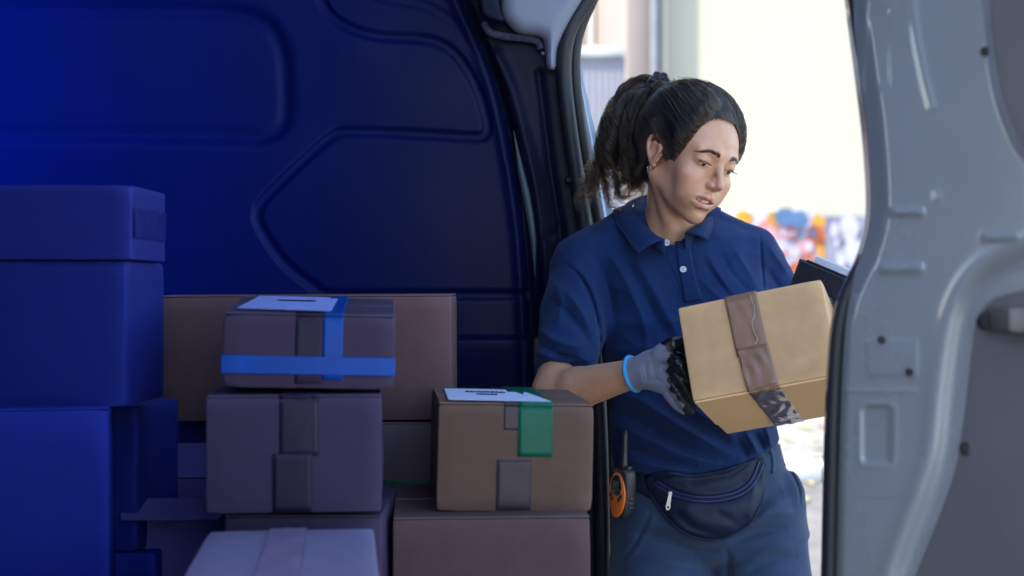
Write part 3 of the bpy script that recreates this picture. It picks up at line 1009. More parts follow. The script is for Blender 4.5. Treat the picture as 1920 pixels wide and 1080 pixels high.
# middle stack: blue-taped carton on a large carton on an open pale one
r5 = (418, 588, 737, 729)
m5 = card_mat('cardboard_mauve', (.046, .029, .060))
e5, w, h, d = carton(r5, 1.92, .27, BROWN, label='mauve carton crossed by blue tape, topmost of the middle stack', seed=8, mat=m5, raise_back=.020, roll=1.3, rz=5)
front_tape(e5, w, h, d, 552, 604, 588, 728, r5, M_tape_pl, top_len=.26, seed=9, raise_back=.020, name='plum_tape', wr=.0015)
front_tape(e5, w, h, d, 604, 641, 588, 712, r5, M_tape_blue, top_len=.26, seed=10, raise_back=.020, name='blue_tape', extra=.0012, wr=.0004)
bm = bmesh.new()
zb = h * (1 - (686 - 588) / 141)
bm_box(bm, -w / 2 - .0016, w / 2 + .0016, -.0042, .05, zb - .012, zb + .013, .001, 1)
bmesh.ops.subdivide_edges(bm, edges=[q for q in bm.edges if q.calc_length() > .1], cuts=8, use_grid_fill=True)
bm_obj('blue_tape', bm, M_tape_blue, e5, smooth=True, angle=35)
top_label(e5, [(-.100, .03), (.028, .014), (.030, .24), (-.088, .24)], h + .0026, M_label_b, [(-.055, .0, .16, .012)], raise_back=.020, d=d)
r6 = (388, 741, 714, 962)
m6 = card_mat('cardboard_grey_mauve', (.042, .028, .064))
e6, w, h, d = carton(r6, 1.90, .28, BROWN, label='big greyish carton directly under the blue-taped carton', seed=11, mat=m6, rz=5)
front_tape(e6, w, h, d, 524, 598, 741, 855, r6, M_tape_pl, top_len=.1, seed=12, name='plum_tape', wr=.0018)
front_tape(e6, w, h, d, 512, 585, 850, 960, r6, M_tape_pl, seed=13, name='plum_tape', wr=.0022, extra=.001)
# pale carton at the lower edge; its top fills the bottom of the frame
far = W(547, 993, 1.86); a7 = R(6.6)
D7 = .40
e7 = empty('carton', (far[0] + D7 * math.sin(a7), 1.86 - D7 * math.cos(a7), far[2] - .15), 'pale lilac carton with a tape stripe, lowest and nearest in the middle', 'carton', rot=(0, 0, a7), group=G)
m7 = card_mat('cardboard_lilac', (.17, .155, .25))
zt = W(0, 993, 1.86)[2]; z7 = e7.location.z
hw = .115
bmx = soft_box(.213, D7, zt - z7, .001, seed=14)
bm_obj('body', bmx, m7, e7, smooth=True, angle=35)
V, Fq = tape_mesh([(D7, zt - z7 + .001), (.005, zt - z7 + .001), (-.003, zt - z7 - .005), (-.003, .05)], -.004, .048, 5, wr=.0010)
o = mesh_obj('tape', V, Fq, tape_mat('mauve_tape', (.21, .17, .27)), e7)
# it stands on a deep carton below the frame
zl = e7.location.z
box_e = empty('carton', (e7.location.x, e7.location.y, ZF), 'lower plain carton carrying the pale lilac carton', 'carton', rot=(0, 0, a7), group=G)
bm_obj('body', soft_box(.20, .37, zl - ZF - .001, .001, seed=15), m6, box_e, smooth=True, angle=35)
# support between the pale carton and the grey one, in shadow
r8 = (420, 966, 716, FL(1.93))
e8, w, h, d = carton(r8, 1.93, .26, BROWN, label='shadowed carton under the big greyish carton', seed=16, mat=m6)

# left stack; the blue overlay tint is put into the board colours
def bcard(n, c): return card_mat(n, c)
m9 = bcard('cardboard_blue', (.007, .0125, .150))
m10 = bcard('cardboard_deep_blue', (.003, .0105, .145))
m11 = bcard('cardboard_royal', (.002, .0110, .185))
r9 = (-60, 347, 246, 487)
e9, w, h, d = carton(r9, 1.92, .17, BROWN, label='blue-tinted carton on top of the left stack, wrapped in creased tape', seed=17, mat=m9, rz=-2, bulge=.0004, flaps=False)
V, Fq = tape_mesh([(.02, .30 * h), (.20, .30 * h)], 0, .001, 3)
n = 14
V = [(w / 2 + .0024 + .0007 * math.sin(i * 1.7 + j), .01 + .22 * i / (n - 1) * .7, h * (.30 + .40 * j / 5)) for i in range(n) for j in range(6)]
mesh_obj('tape', V, grid_faces(n, 6), M_tape_bl, e9)
r10 = (-60, 489, 236, 764)
e10, w, h, d = carton(r10, 1.93, .20, BROWN, label='tall deep blue carton in the middle of the left stack', seed=19, mat=m10, rz=-1, flaps=False)
r11 = (-80, 766, 200, FL(1.88))
e11, w, h, d = carton(r11, 1.88, .28, BROWN, label='deep blue carton at the foot of the left stack, nearest the frame edge', seed=20, mat=m11, rz=14, flaps=True)
r12 = (200, 764, 258, 1034)
e12, w, h, d = carton(r12, 2.10, .18, BROWN, label='narrow upright blue carton beside the left stack', seed=21, mat=m10, rz=-6, flaps=False)
r14 = (203, 1037, 292, FL(2.10))
e14, w, h, d = carton(r14, 2.10, .22, BROWN, label='low blue carton under the narrow upright one', seed=22, mat=m11, flaps=False)
r13 = (334, 797, 420, FL(2.42))
e13, w, h, d = carton(r13, 2.42, .2, BROWN, label='small dark blue carton below the long flat carton', seed=23, mat=m10, flaps=False)
# open carton with raised flaps between the stacks
eo = empty('open_carton', W(345, FL(2.14), 2.14), 'open-topped dark carton with raised flaps between left and middle stacks', 'carton', group=G)
z_o = eo.location.z
ht = W(0, 935, 2.14)[2] - z_o
wo, do = .19, .22
mo = bcard('cardboard_dusk', (.045, .042, .15))
def slab(name, pts, th, mat, parent):
    p = [np.asarray(q, float) for q in pts]
    n_ = np.cross(p[1] - p[0], p[2] - p[0]); n_ /= np.linalg.norm(n_)
    V = p + [q + n_ * th for q in p]
    k = len(p)
    Fc = [tuple(range(k))[::-1], tuple(range(k, 2 * k))] + [(i, (i + 1) % k, (i + 1) % k + k, i + k) for i in range(k)]
    return mesh_obj(name, V, Fc, mat, parent, smooth=False)
X0, X1 = -wo / 2, wo / 2
slab('side', [(X0, 0, 0), (X1, 0, 0), (X1, 0, ht), (X0, 0, ht)], .004, mo, eo)
slab('side', [(X0, do, 0), (X1, do, 0), (X1, do, ht), (X0, do, ht)], .004, mo, eo)
slab('side', [(X0, .005, 0), (X0, do - .001, 0), (X0, do - .001, ht), (X0, .005, ht)], -.004, mo, eo)
slab('side', [(X1, .005, 0), (X1, do - .001, 0), (X1, do - .001, ht), (X1, .005, ht)], .004, mo, eo)
slab('bottom', [(X0 + .005, .005, .002), (X1 - .005, .005, .002), (X1 - .005, do - .005, .002), (X0 + .005, do - .005, .002)], .004, mo, eo)
slab('flap', [(X0, -.001, ht + .001), (X1 - .02, -.001, ht + .001), (X1 - .03, -.055, ht - .02), (X0 + .015, -.055, ht - .02)], .004, mo, eo)
slab('flap', [(X0, do, ht + .001), (X1, do, ht + .001), (X1 - .01, do + .03, ht + .055), (X0 + .02, do + .03, ht + .055)], .004, mo, eo)
slab('flap', [(X1, .01, ht + .001), (X1, do - .01, ht + .001), (X1 + .045, do - .02, ht + .035), (X1 + .045, .02, ht + .03)], .004, mo, eo)
slab('label', [(-.02, do + .012, ht + .030), (.055, do + .012, ht + .030), (.065, do + .026, ht + .055), (.01, do + .026, ht + .055)], -.0012, M_label_b, eo)
# ------------------------------------------------------------------ the woman
person = empty('person', (.36, 2.72, 0), 'woman in navy polo shirt and work gloves looking down at the carton she holds', 'person')

HY_ = np.array([[.7806, .5095, .3547], [.5905, -.7755, -.2105], [-.1860, -.3681, .911]])
_u, _s, _v = np.linalg.svd(HY_); HR = (_u @ _v)
dyaw = R(0)
HO = np.array([.3257, 2.615, ZC + .2323 * 2.615 / 2.6388])
HO[0] *= 2.615 / 2.6388
def H2W(P): return np.asarray(P, float) @ HR.T + HO
def W2H(P): return ((P - HO.astype(np.float32)) @ HR.astype(np.float32))

def mir(c, s): return (c[0] * s, c[1], c[2])

_lean = lambda A: np.asarray(A) - np.array([0, 1, 0]) * (.010 * np.clip((np.asarray(A)[:, 2:3] + .02) / .05, 0, 1.2))
_h = catmull(_lean([(.0665, .006, .010), (.0700, .003, .021), (.0740, -.008, .029), (.0770, -.020, .026), (.0780, -.027, .013), (.0755, -.024, -.003), (.0705, -.014, -.018), (.0680, -.005, -.024)]), 15)
EAR = [(_h, np.interp(np.arange(15), [0, 4, 9, 12, 14], [.0026, .0033, .0032, .0042, .0044]), .0035)]
EARG = catmull(_lean([(.0755, -.003, .017), (.0785, -.012, .0215), (.0800, -.0205, .014), (.0795, -.021, .004)]), 9)

MOUTH = np.array([-.0050, -.0008, .0012], np.float32)
def head_sdf(P):
    """P in head space: x to her left, y forward, z up, origin between the ears"""
    d = s_ell(P, (0, -.022, .046), (.0745, .094, .080))
    d = smin(d, s_ell(P, (0, .030, .036), (.063, .051, .058)), .02)
    d = smin(d, s_ell(P, (0, .028, -.022), (.0525, .052, .066)), .022)
    for s in (-1, 1):
        d = smin(d, s_cap(P, (s * .0415, .002, -.044), (s * .010, .066, -.0795), .012, .0100), .022)
        d = smin(d, s_ell(P, (s * .041, .057, -.012), (.020, .019, .017)), .018)
        d = smin(d, s_ell(P, (s * .030, .060, -.036), (.022, .020, .026)), .020)
        d = smin(d, s_cap(P, (s * .012, .0785, .036), (s * .043, .0655, .037), .0070, .005), .016)
    d = smin(d, s_ell(P, (0, .0725, -.0795), (.0140, .0130, .0125)), .016)
    d = smin(d, s_ell(P, (0, .070, -.046), (.030, .022, .026)), .016)
    # eye sockets and lids
    for s in (-1, 1):
        d = smax(d, -s_ell(P, (s * .0315, .095, .0225), (.0165, .0150, .0105)), .012)
        d = smin(d, s_ell(P, (s * .0315, .0655, .0215), (.0165, .0152, .0132)), .005)
    # nose
    d = smin(d, s_cap(P, (0, .0800, .024), (0, .0995, -.006), .0058, .0062), .012)
    d = smin(d, s_ell(P, (0, .1015, -.0125), (.0078, .0092, .0076)), .007)
    for s in (-1, 1):
        d = smin(d, s_ell(P, (s * .0106, .0900, -.0165), (.0056, .0090, .0066)), .007)
    d = smin(d, s_cap(P, (0, .099, -.0190), (0, .0895, -.0235), .0042, .004), .005)
    for s in (-1, 1):
        d = smax(d, -s_ell(P, (s * .0062, .0955, -.0245), (.0030, .0055, .0034)), .003)
    # lips: bowed upper, fuller lower, slightly parted
    M_ = P - MOUTH
    d = smax(d, -s_cap(M_, (0, .0965, -.030), (0, .0960, -.0365), .0018, .0022), .006)
    for s in (-1, 1):
        d = smin(d, s_chain(M_, [(0, .0905, -.0408), (s * .0055, .0902, -.0396), (s * .0175, .0850, -.0418), (s * .0310, .0758, -.0428)], [.0056, .0060, .0042, .0012], .003), .0028)
        d = smin(d, s_chain(M_, [(0, .0876, -.0580), (s * .0095, .0862, -.0574), (s * .0205, .0808, -.0545), (s * .0300, .0750, -.0444)], [.0074, .0070, .0040, .0010], .003), .0030)
    d = smax(d, -s_ell(M_, (0, .091, -.0492), (.0215, .017, .0031)), .0018)
    d = smax(d, -s_ell(M_, (0, .0945, -.0695), (.015, .0066, .0045)), .008)
    # lid slits (she looks down: nearly closed) and lid creases
    for s in (-1, 1):
        d = smax(d, -s_chain(P, [(s * .0180, .0775, .0148), (s * .0265, .0812, .0158), (s * .0355, .0806, .0152), (s * .0465, .0738, .0158)], [.0014, .0037, .0038, .0014], .002), .0012)
        d = smax(d, -s_chain(P, [(s * .0210, .0830, .0245), (s * .0315, .0840, .0302), (s * .0450, .0745, .0245)], [.0007, .0009, .0006], .001), .0022)
    # ears
    for s in (-1, 1):
        e = s_ell(P, (s * .0700, -.0165, .004), (.0065, .0155, .0275), np.array([[1, 0, 0], [0, .90, -.436], [0, .436, .90]]))
        for q in EAR:
            pts, r, k = q
            e = smin(e, s_chain(P, [mir(p, s) for p in pts], r, .0015), k)
        e = smax(e, -s_ell(P, (s * .0790, -.0130, .001), (.0080, .0092, .0145)), .0035)
        e = smax(e, -s_chain(P, [mir(p, s) for p in EARG], np.full(len(EARG), .0022), .001), .003)
        e = smin(e, s_sph(P, (s * .0705, .0035, -.001), .0036), .004)
        d = smin(d, e, .004)
    return d

# neck and body in world space
NB = W(1262, 452, 2.70)
def neck_chain():
    a = H2W((0, -.030, -.015)); b = NB
    return a, b
SH_R, EL_R, WR_R = W(1088, 500, 2.68), W(1040, 740, 2.50), W(1200, 697, 2.350)
SH_L, EL_L, WR_L = W(1412, 478, 2.72), W(1492, 660, 2.70), W(1592, 700, 2.50)

def body_sdf(P):
    a, b = neck_chain()
    d = s_cap(P, a, b, .047, .055)
    d = smin(d, s_cap(P, b, W(1290, 640, 2.72), .06, .07), .03)
    d = smin(d, s_cap(P, SH_R, SH_L, .035, .035), .05)
    d = smin(d, s_cap(P, W(1290, 640, 2.72), W(1315, 880, 2.74), .07, .08), .04)
    # sternomastoid cords
    d = smin(d, s_cap(P, H2W((-.055, -.020, -.035)), W(1262, 446, 2.640), .010, .007), .016)
    for sh, el, wr in ((SH_R, EL_R, WR_R), (SH_L, EL_L, WR_L)):
        d = smin(d, s_cap(P, sh, el, .044, .038), .015)
        mid = el + (wr - el) * .3
        d = smin(d, s_chain(P, [el, mid, wr], [.037, .0365, .0225], .006), .02)
    for x0, x1 in ((1245, 1238), (1405, 1425)):
        hip = W(x0, 930, 2.76); kn = W(x1, 1240, 2.74); ft = np.array([kn[0] + .0, 2.78, .07])
        d = smin(d, s_chain(P, [hip, kn, ft], [.07, .05, .032], .02), .03)
    return d

HMIN, HMAX = np.array([-.10, -.13, -.115]), np.array([.10, .125, .14])
def skin_sdf(P):
    d = body_sdf(P)
    Q = W2H(P)
    m = ((Q > HMIN - .03) & (Q < HMAX + .03)).all(1)
    hd = np.full(len(P), 1e3, np.float32)
    # distance to the head's bounding ball elsewhere
    far = np.sqrt(((Q - np.array([0, -.005, .01], np.float32)) ** 2).sum(1)) - .14
    hd[~m] = np.maximum(far[~m], .02)
    if m.any():
        hd[m] = head_sdf(Q[m])
    return smin(hd, d, .018)

# ---- skin: coarse body mesh, head re-meshed finely in place (one continuous surface)
def skin_mesh():
    V1, F1 = surfnets(skin_sdf, (.02, 2.25, .02), (.66, 2.86, 1.62), .0052, relax=2)
    return V1, F1

def refine(fn, V, Fq, sel, n=2, step=.0025):
    """split the quads whose corners are all selected into four, n times; project on the surface"""
    for it in range(n):
        fs = sel[Fq].all(1)
        hot, cold = Fq[fs], Fq[~fs]
        E = np.sort(np.vstack([hot[:, [0, 1]], hot[:, [1, 2]], hot[:, [2, 3]], hot[:, [3, 0]]]), 1)
        U, inv = np.unique(E, axis=0, return_inverse=True)
        inv = inv.reshape(-1)
        nV = len(V); nE = len(U); nh = len(hot)
        mid = (V[U[:, 0]] + V[U[:, 1]]) / 2
        cen = V[hot].mean(1)
        # edges also used by cold faces stay straight, so no crack opens
        cE = np.sort(np.vstack([cold[:, [0, 1]], cold[:, [1, 2]], cold[:, [2, 3]], cold[:, [3, 0]]]), 1) if len(cold) else np.zeros((0, 2), int)
        key = U[:, 0].astype(np.int64) * (10 ** 7) + U[:, 1]
        ckey = cE[:, 0].astype(np.int64) * (10 ** 7) + cE[:, 1]
        border = np.isin(key, ckey)
        em = [nV + inv[i * nh:(i + 1) * nh] for i in range(4)]
        c = nV + nE + np.arange(nh)
        a, b, cc, d = hot.T
        newF = np.vstack([np.stack([a, em[0], c, em[3]], 1), np.stack([b, em[1], c, em[0]], 1), np.stack([cc, em[2], c, em[1]], 1), np.stack([d, em[3], c, em[2]], 1)])
        V = np.vstack([V, mid, cen]).astype(np.float32)
        lock = np.zeros(len(V), bool); lock[nV:nV + nE] = border
        sel = np.r_[sel, ~border, np.ones(nh, bool)]
        for _ in range(3):
            Pn = V.copy()
            mv = sel & ~lock
            Pn[mv] = project(fn, V[mv], step)
            V = Pn
        Fq = np.vstack([cold, newF])
    return V, Fq

Vs, Fs = skin_mesh()
# drop inner duplicates: keep as is (single connected body)
Q = W2H(Vs)
sel = ((Q > HMIN - .01) & (Q < HMAX + .02)).all(1) & (Q[:, 2] > -.125)
Vs, Fs = refine(skin_sdf, Vs, Fs, sel, 2, .003)
Q = W2H(Vs)

# colour masks in head space
def face_masks(Q):
    x, y, z = Q.T
    lipd = np.full(len(Q), 1e3)
    for s in (-1, 1):
        lipd = np.minimum(lipd, s_chain(Q - MOUTH, [(0, .0915, -.0418), (s * .0055, .0910, -.0406), (s * .0175, .0860, -.0424), (s * .0310, .0765, -.0430)], [.0048, .0051, .0034, .0009], .002))
        lipd = np.minimum(lipd, s_chain(Q - MOUTH, [(0, .0882, -.0576), (s * .0095, .0870, -.0570), (s * .0205, .0815, -.0543), (s * .0300, .0757, -.0445)], [.0064, .0060, .0034, .0008], .002))
    lip = 1 - sstep(-.0004, .0012, lipd)
    mouth = 1 - sstep(-.001, .0006, s_ell(Q - MOUTH, (0, .088, -.0492), (.0205, .0130, .0027)))
    mouth *= (y < .0880)
    blush = np.zeros(len(Q))
    for s in (-1, 1):
        blush += np.exp(-(((x - s * .047) / .018) ** 2 + ((y - .062) / .03) ** 2 + ((z + .016) / .016) ** 2))
    blush += .6 * np.exp(-((x / .014) ** 2 + ((y - .105) / .014) ** 2 + ((z + .016) / .012) ** 2))
    for s in (-1, 1):
        blush += .9 * np.exp(-(((x - s * .082) / .02) ** 2 + ((y + .01) / .025) ** 2 + ((z - .004) / .035) ** 2)) * (np.abs(x) > .068)
    lid = np.zeros(len(Q))
    for s in (-1, 1):
        ld = s_chain(Q, [(s * .0190, .0800, .0172), (s * .0262, .0820, .0192), (s * .0355, .0812, .0186), (s * .0495, .0728, .0186)], [.0005, .0014, .0017, .0013], .001)
        lid = np.maximum(lid, 1 - sstep(-.0004, .0014, ld))
    return lip, mouth, np.clip(blush, 0, 1), lid
lip, mouth, blush, lid = face_masks(Q)

M_skin = bpy.data.materials.new('skin'); M_skin.use_nodes = True
nt = M_skin.node_tree; N, L = nt.nodes, nt.links
b = N['Principled BSDF']
def attr(nm):
    a = N.new('ShaderNodeAttribute'); a.attribute_name = nm; return a.outputs['Fac']
def mixc(f, c1, c2, fac_mul=None):
    m = N.new('ShaderNodeMix'); m.data_type = 'RGBA'
    if fac_mul is not None:
        mm = N.new('ShaderNodeMath'); mm.operation = 'MULTIPLY'; mm.inputs[1].default_value = fac_mul
        L.new(f, mm.inputs[0]); f = mm.outputs[0]
    L.new(f, m.inputs['Factor'])
    for k_, c in (('A', c1), ('B', c2)):
        if isinstance(c, tuple): m.inputs[k_ if False else {'A': 6, 'B': 7}[k_]].default_value = (*c, 1)
        else: L.new(c, m.inputs[{'A': 6, 'B': 7}[k_]])
    return m.outputs[2]
tc = N.new('ShaderNodeTexCoord')
nz = N.new('ShaderNodeTexNoise'); nz.inputs['Scale'].default_value = 60; nz.inputs['Detail'].default_value = 5
L.new(tc.outputs['Object'], nz.inputs['Vector'])
c0 = mixc(nz.outputs['Fac'], (.50, .250, .145), (.63, .355, .222))
c1 = mixc(attr('blush'), c0, (.56, .20, .14), .55)
c2 = mixc(attr('lip'), c1, (.46, .085, .088), .95)
c3 = mixc(attr('lid'), c2, (.04, .018, .015), .85)
c4 = mixc(attr('mouth'), c3, (.05, .008, .008), .95)
L.new(c4, b.inputs['Base Color'])
b.inputs['Roughness'].default_value = .36
b.inputs['Specular IOR Level'].default_value = .45
b.inputs['Subsurface Weight'].default_value = .25
b.inputs['Subsurface Radius'].default_value = (.9, .35, .2)
b.inputs['Subsurface Scale'].default_value = .005
nz2 = N.new('ShaderNodeTexNoise'); nz2.inputs['Scale'].default_value = 420; nz2.inputs['Detail'].default_value = 3
L.new(tc.outputs['Object'], nz2.inputs['Vector'])
bp = N.new('ShaderNodeBump'); bp.inputs['Strength'].default_value = .22; bp.inputs['Distance'].default_value = .002
L.new(nz2.outputs['Fac'], bp.inputs['Height']); L.new(bp.outputs['Normal'], b.inputs['Normal'])

body = big_mesh('body', Vs, Fs, M_skin, person, cols=dict(lip=lip, mouth=mouth, blush=blush, lid=lid))

# eyes, teeth, earring
M_earring = node_mat("silver", (.6,.58,.55), .25, metal=1, var=0)
M_eye = node_mat('eye_white', (.62, .58, .56), .12, var=0)
M_iris = node_mat('iris', (.022, .010, .006), .08, var=0, coat=1)
for s in (-1, 1):
    c = H2W((s * .0315, .0660, .0195))
    bm = bmesh.new()
    bmesh.ops.create_uvsphere(bm, u_segments=24, v_segments=16, radius=.0128, matrix=Matrix.Translation(c))
    eb = bm_obj('eyeball', bm, M_eye, body, smooth=True, keep=True)
    g = HR @ np.array([.05 * 0, .86, -.50]); g /= np.linalg.norm(g)
    bm = bmesh.new()
    bmesh.ops.create_uvsphere(bm, u_segments=20, v_segments=12, radius=.0070, matrix=Matrix.Translation(c + g * .0068))
    bm_obj('iris', bm, M_iris, body, smooth=True, keep=True)
M_teeth = node_mat('teeth', (.82, .79, .74), .25, var=.03)
tb = bmesh.new()
for k in range(-3, 4):
    if k == 0: continue
    kk = k - .5 if k > 0 else k + .5
    x = kk * .0046
    y = .0868 - x * x * 20
    bm_box(tb, x - .0021 + MOUTH[0], x + .0021 + MOUTH[0], y - .004, y, -.0508 + .00035 * abs(kk), -.0430, .0008, 2)
m = Matrix([[*HR[i], HO[i]] for i in range(3)] + [[0, 0, 0, 1]])
for v in tb.verts: v.co = m @ v.co
bm_obj('teeth', tb, M_teeth, body, smooth=True, keep=True)
ring = [H2W((-.0725 - .002, -.009 + .0040 * math.cos(a), -.0300 + .0045 * math.sin(a))) for a in np.linspace(0, 6.283, 20, endpoint=False)]
V, Fc = tube(ring, .0008, 6, closed=True)
mesh_obj('earring', V, Fc, M_earring, body, keep=True)
# ------------------------------------------------------------------ hair
M_hair = bpy.data.materials.new('dark_hair'); M_hair.use_nodes = True
nt = M_hair.node_tree
for n_ in list(nt.nodes): nt.nodes.remove(n_)
ho = nt.nodes.new('ShaderNodeOutputMaterial'); hb = nt.nodes.new('ShaderNodeBsdfHairPrincipled')
hb.parametrization = 'MELANIN'
hb.inputs['Melanin'].default_value = .84
hb.inputs['Melanin Redness'].default_value = .15
hb.inputs['Roughness'].default_value = .27
hb.inputs['Radial Roughness'].default_value = .5
hb.inputs['Coat'].default_value = .0
hb.inputs['Random Color'].default_value = .6
nt.links.new(hb.outputs[0], ho.inputs['Surface'])
M_scalp = node_mat('hair_cap', (.012, .008, .007), .55, var=.3, scale=60)

def hair_curves(name, strands, r0, r1, parent, mat=None, root=None):
    sizes = [len(s) for s in strands]
    cu = bpy.data.hair_curves.new(name)
    cu.add_curves(sizes)
    P = np.vstack(strands).astype(np.float32)
    cu.attributes['position'].data.foreach_set('vector', P.ravel())
    rad = np.concatenate([np.interp(np.linspace(0, 1, n), [0, .22, .7, 1], [root if root is not None else r0, r0, (r0 + r1) / 2, r1]) for n in sizes]).astype(np.float32)
    a = cu.attributes.get('radius') or cu.attributes.new('radius', 'FLOAT', 'POINT')
    a.data.foreach_set('value', rad)
    cu.materials.append(mat or M_hair)
    o = bpy.data.objects.new(name, cu)
    link(o)
    setparent(o, parent)
    return o

SCR = np.array([-.024, -.112, .098])      # where the ponytail is tied, head space
AZ = R(0)
_hl_a = np.radians([0, 10, 20, 30, 36, 41, 45, 48.5, 53, 58, 61, 66, 70, 76, 84, 96, 106, 118, 140, 180])
_hl_z = np.array([.1015, .1010, .0995, .095, .088, .080, .071, .052, .027, .003, -.008, -.012, -.006, .006, .016, .028, .022, -.012, -.050, -.066])
def hair_line(x, y):
    a = np.arctan2(np.abs(x), y - .0)
    return np.interp(a, _hl_a, _hl_z)
def scalp_only(P):
    d = s_ell(P, (0, -.022, .046), (.0745, .094, .080))
    d = smin(d, s_ell(P, (0, .030, .036), (.063, .051, .058)), .02)
    d = smin(d, s_cap(P, (0, -.045, .0), (0, -.040, -.06), .052, .050), .03)
    return d
def cap_sdf(P):
    d = scalp_only(P)
    h = P[:, 2] - hair_line(P[:, 0], P[:, 1])
    th = -.0016 + .0026 * sstep(.002, .012, h) + .0070 * sstep(.006, .055, h) + .004 * sstep(.06, .13, P[:, 2])
    v = P - SCR.astype(np.float32)
    # strands run towards the tie: low ridges round it
    ang = np.arctan2(v[:, 0], v[:, 2] - v[:, 1] * .3)
    rr = np.sqrt((v * v).sum(1))
    th = th + .0011 * np.sin(ang * 26 + 14 * rr + np.sin(rr * 60) * .7) * sstep(.0, .02, h) + .0010 * np.sin(ang * 61 + 30 * rr)* sstep(.0, .02, h)
    d = d - th
    d = smin(d, s_sph(P, SCR * 1.0, .022), .02)
    return smax(d, -(h + .004), .006)
Vc, Fc_ = surfnets(cap_sdf, (-.11, -.16, -.09), (.11, .10, .15), .0026, relax=2)
cap = big_mesh('hair', H2W(Vc), Fc_, M_scalp, person)

rs = np.random.RandomState(5)
def on_cap(Q, off):
    Q = Q.astype(np.float32)
    for _ in range(4):
        e = 1e-3
        f0 = cap_sdf(Q) - off
        g = np.stack([cap_sdf(Q + np.array(v, np.float32)) - off - f0 for v in ((e, 0, 0), (0, e, 0), (0, 0, e))], 1) / e
        Q = Q - np.clip(f0 / ((g * g).sum(1) + .1), -.01, .01)[:, None] * g
    return Q
# combed strands from the hairline and the scalp to the tie
strands = []
n = 6500
az = rs.uniform(-math.pi, math.pi, n)
zh = np.interp(np.abs(az), _hl_a, _hl_z)
frac = rs.rand(n) ** 2.0
root_z = zh + frac * (.118 - zh) - .001
rad = np.ones(n)
dirv = np.stack([np.sin(az), np.cos(az)], 1)
ph = 7 * np.sin(az * 2.3 + 1) + frac * 9 + rs.normal(size=n) * .35; fr = 5.2 + 1.2 * np.sin(az * 3.1) + .2 * rs.normal(size=n)
Rt = np.stack([dirv[:, 0] * .085, dirv[:, 1] * .1, root_z], 1)
NP_ = 14
T = np.linspace(0, 1, NP_)
S = np.zeros((n, NP_, 3))
wob = rs.normal(size=(n, 2)); ph = 0; fr = 0; am = np.abs(1 + .4 * rs.normal(size=n)) * .0020
def hair_surf(P):
    h = P[:, 2] - hair_line(P[:, 0], P[:, 1])
    d = scalp_only(P) - (.0008 + .0128 * sstep(-.002, .055, h) + .004 * sstep(.06, .13, P[:, 2]))
    return smin(d, s_sph(P, SCR, .023), .02)
def on_hair(Q, off):
    Q = Q.astype(np.float32)
    for _ in range(4):
        e = 1e-3
        f0 = hair_surf(Q) - off
        g = np.stack([hair_surf(Q + np.array(v, np.float32)) - off - f0 for v in ((e, 0, 0), (0, e, 0), (0, 0, e))], 1) / e
        Q = Q - np.clip(f0 / ((g * g).sum(1) + .1), -.02, .02)[:, None] * g
    return Q
Rt[:, 2] += rs.normal(size=n) * .0016 * (frac < .15)
Rt[:, 2] = np.minimum(Rt[:, 2], .112)
lo_, hi_ = np.full(n, .005), np.full(n, .14)
for _ in range(14):
    mid = (lo_ + hi_) / 2
    q = np.stack([dirv[:, 0] * mid, dirv[:, 1] * mid, Rt[:, 2]], 1).astype(np.float32)
    ins_ = hair_surf(q) < 0
    lo_ = np.where(ins_, mid, lo_); hi_ = np.where(ins_, hi_, mid)
Rt = np.stack([dirv[:, 0] * lo_, dirv[:, 1] * lo_, Rt[:, 2]], 1)
for i, t in enumerate(T):
    q = Rt * (1 - t) + SCR * t
    # lift to the cap surface
    mid = 4 * t * (1 - t)
    c = np.array([0, -.02, .03])
    out = q - c; out /= np.linalg.norm(out, axis=1)[:, None]
    q = q + out * .02 * mid
    q = on_hair(q, .0008 + .0008 * t) if t > 0 else q
    env = .35 + .65 * np.sin(math.pi * min(1, t * 1.1)) if t < .93 else .2
    tang = np.cross(out, SCR - Rt); tang /= np.linalg.norm(tang, axis=1)[:, None] + 1e-9
    q = q + tang * (am * np.sin(fr * t * 3 + ph) * env * 2.2)[:, None] + out * (np.abs(am) * .9 * (1 + np.sin(fr * 1.7 * t * 3 + ph * 2)) * env)[:, None]
    S[:, i] = q
flat = np.einsum('nkj,ij->nki', S, HR) + HO
strands = [flat[i] for i in range(n)]
# fly-aways on the crown
for k in range(240):
    i = rs.randint(n)
    s = flat[i].copy()
    m = rs.randint(2, 9)
    seg = s[m:m + 5]
    if len(seg) < 4: continue
    up = HR @ np.array([rs.normal() * .6, rs.normal() * .4, 1.0]); up /= np.linalg.norm(up)
    t = np.linspace(0, 1, len(seg))[:, None]
    strands.append(catmull(seg + up * (.003 + .008 * rs.rand()) * t ** 1.5, 8))
hair_curves('hair_strands', strands, .00032, .00024, cap)
# thicker wavy locks among the combed strands give the crown its ripples
lk = []
for i in rs.choice(n, 520, replace=False):
    s = flat[i]
    ctr_ = HO + HR @ np.array([0, -.02, .03])
    o_ = s - ctr_; o_ /= np.linalg.norm(o_, axis=1)[:, None]
    tg = np.gradient(s, axis=0); tg /= np.linalg.norm(tg, axis=1)[:, None] + 1e-9
    sd_ = np.cross(o_, tg)
    t = np.linspace(0, 1, len(s))
    p_, f_ = rs.rand() * 6.28, rs.uniform(9, 22)
    env = np.sin(np.pi * np.clip(t, 0, 1)) ** .6
    q = s + sd_ * (.0022 * env * np.sin(f_ * t + p_))[:, None] + o_ * ((.0006 + .0011 * np.sin(f_ * t + p_ + 1.2)) * env)[:, None]
    lk.append(catmull(q, 26))
hair_curves('hair_locks', lk, .0008, .0004, cap, root=.0001)


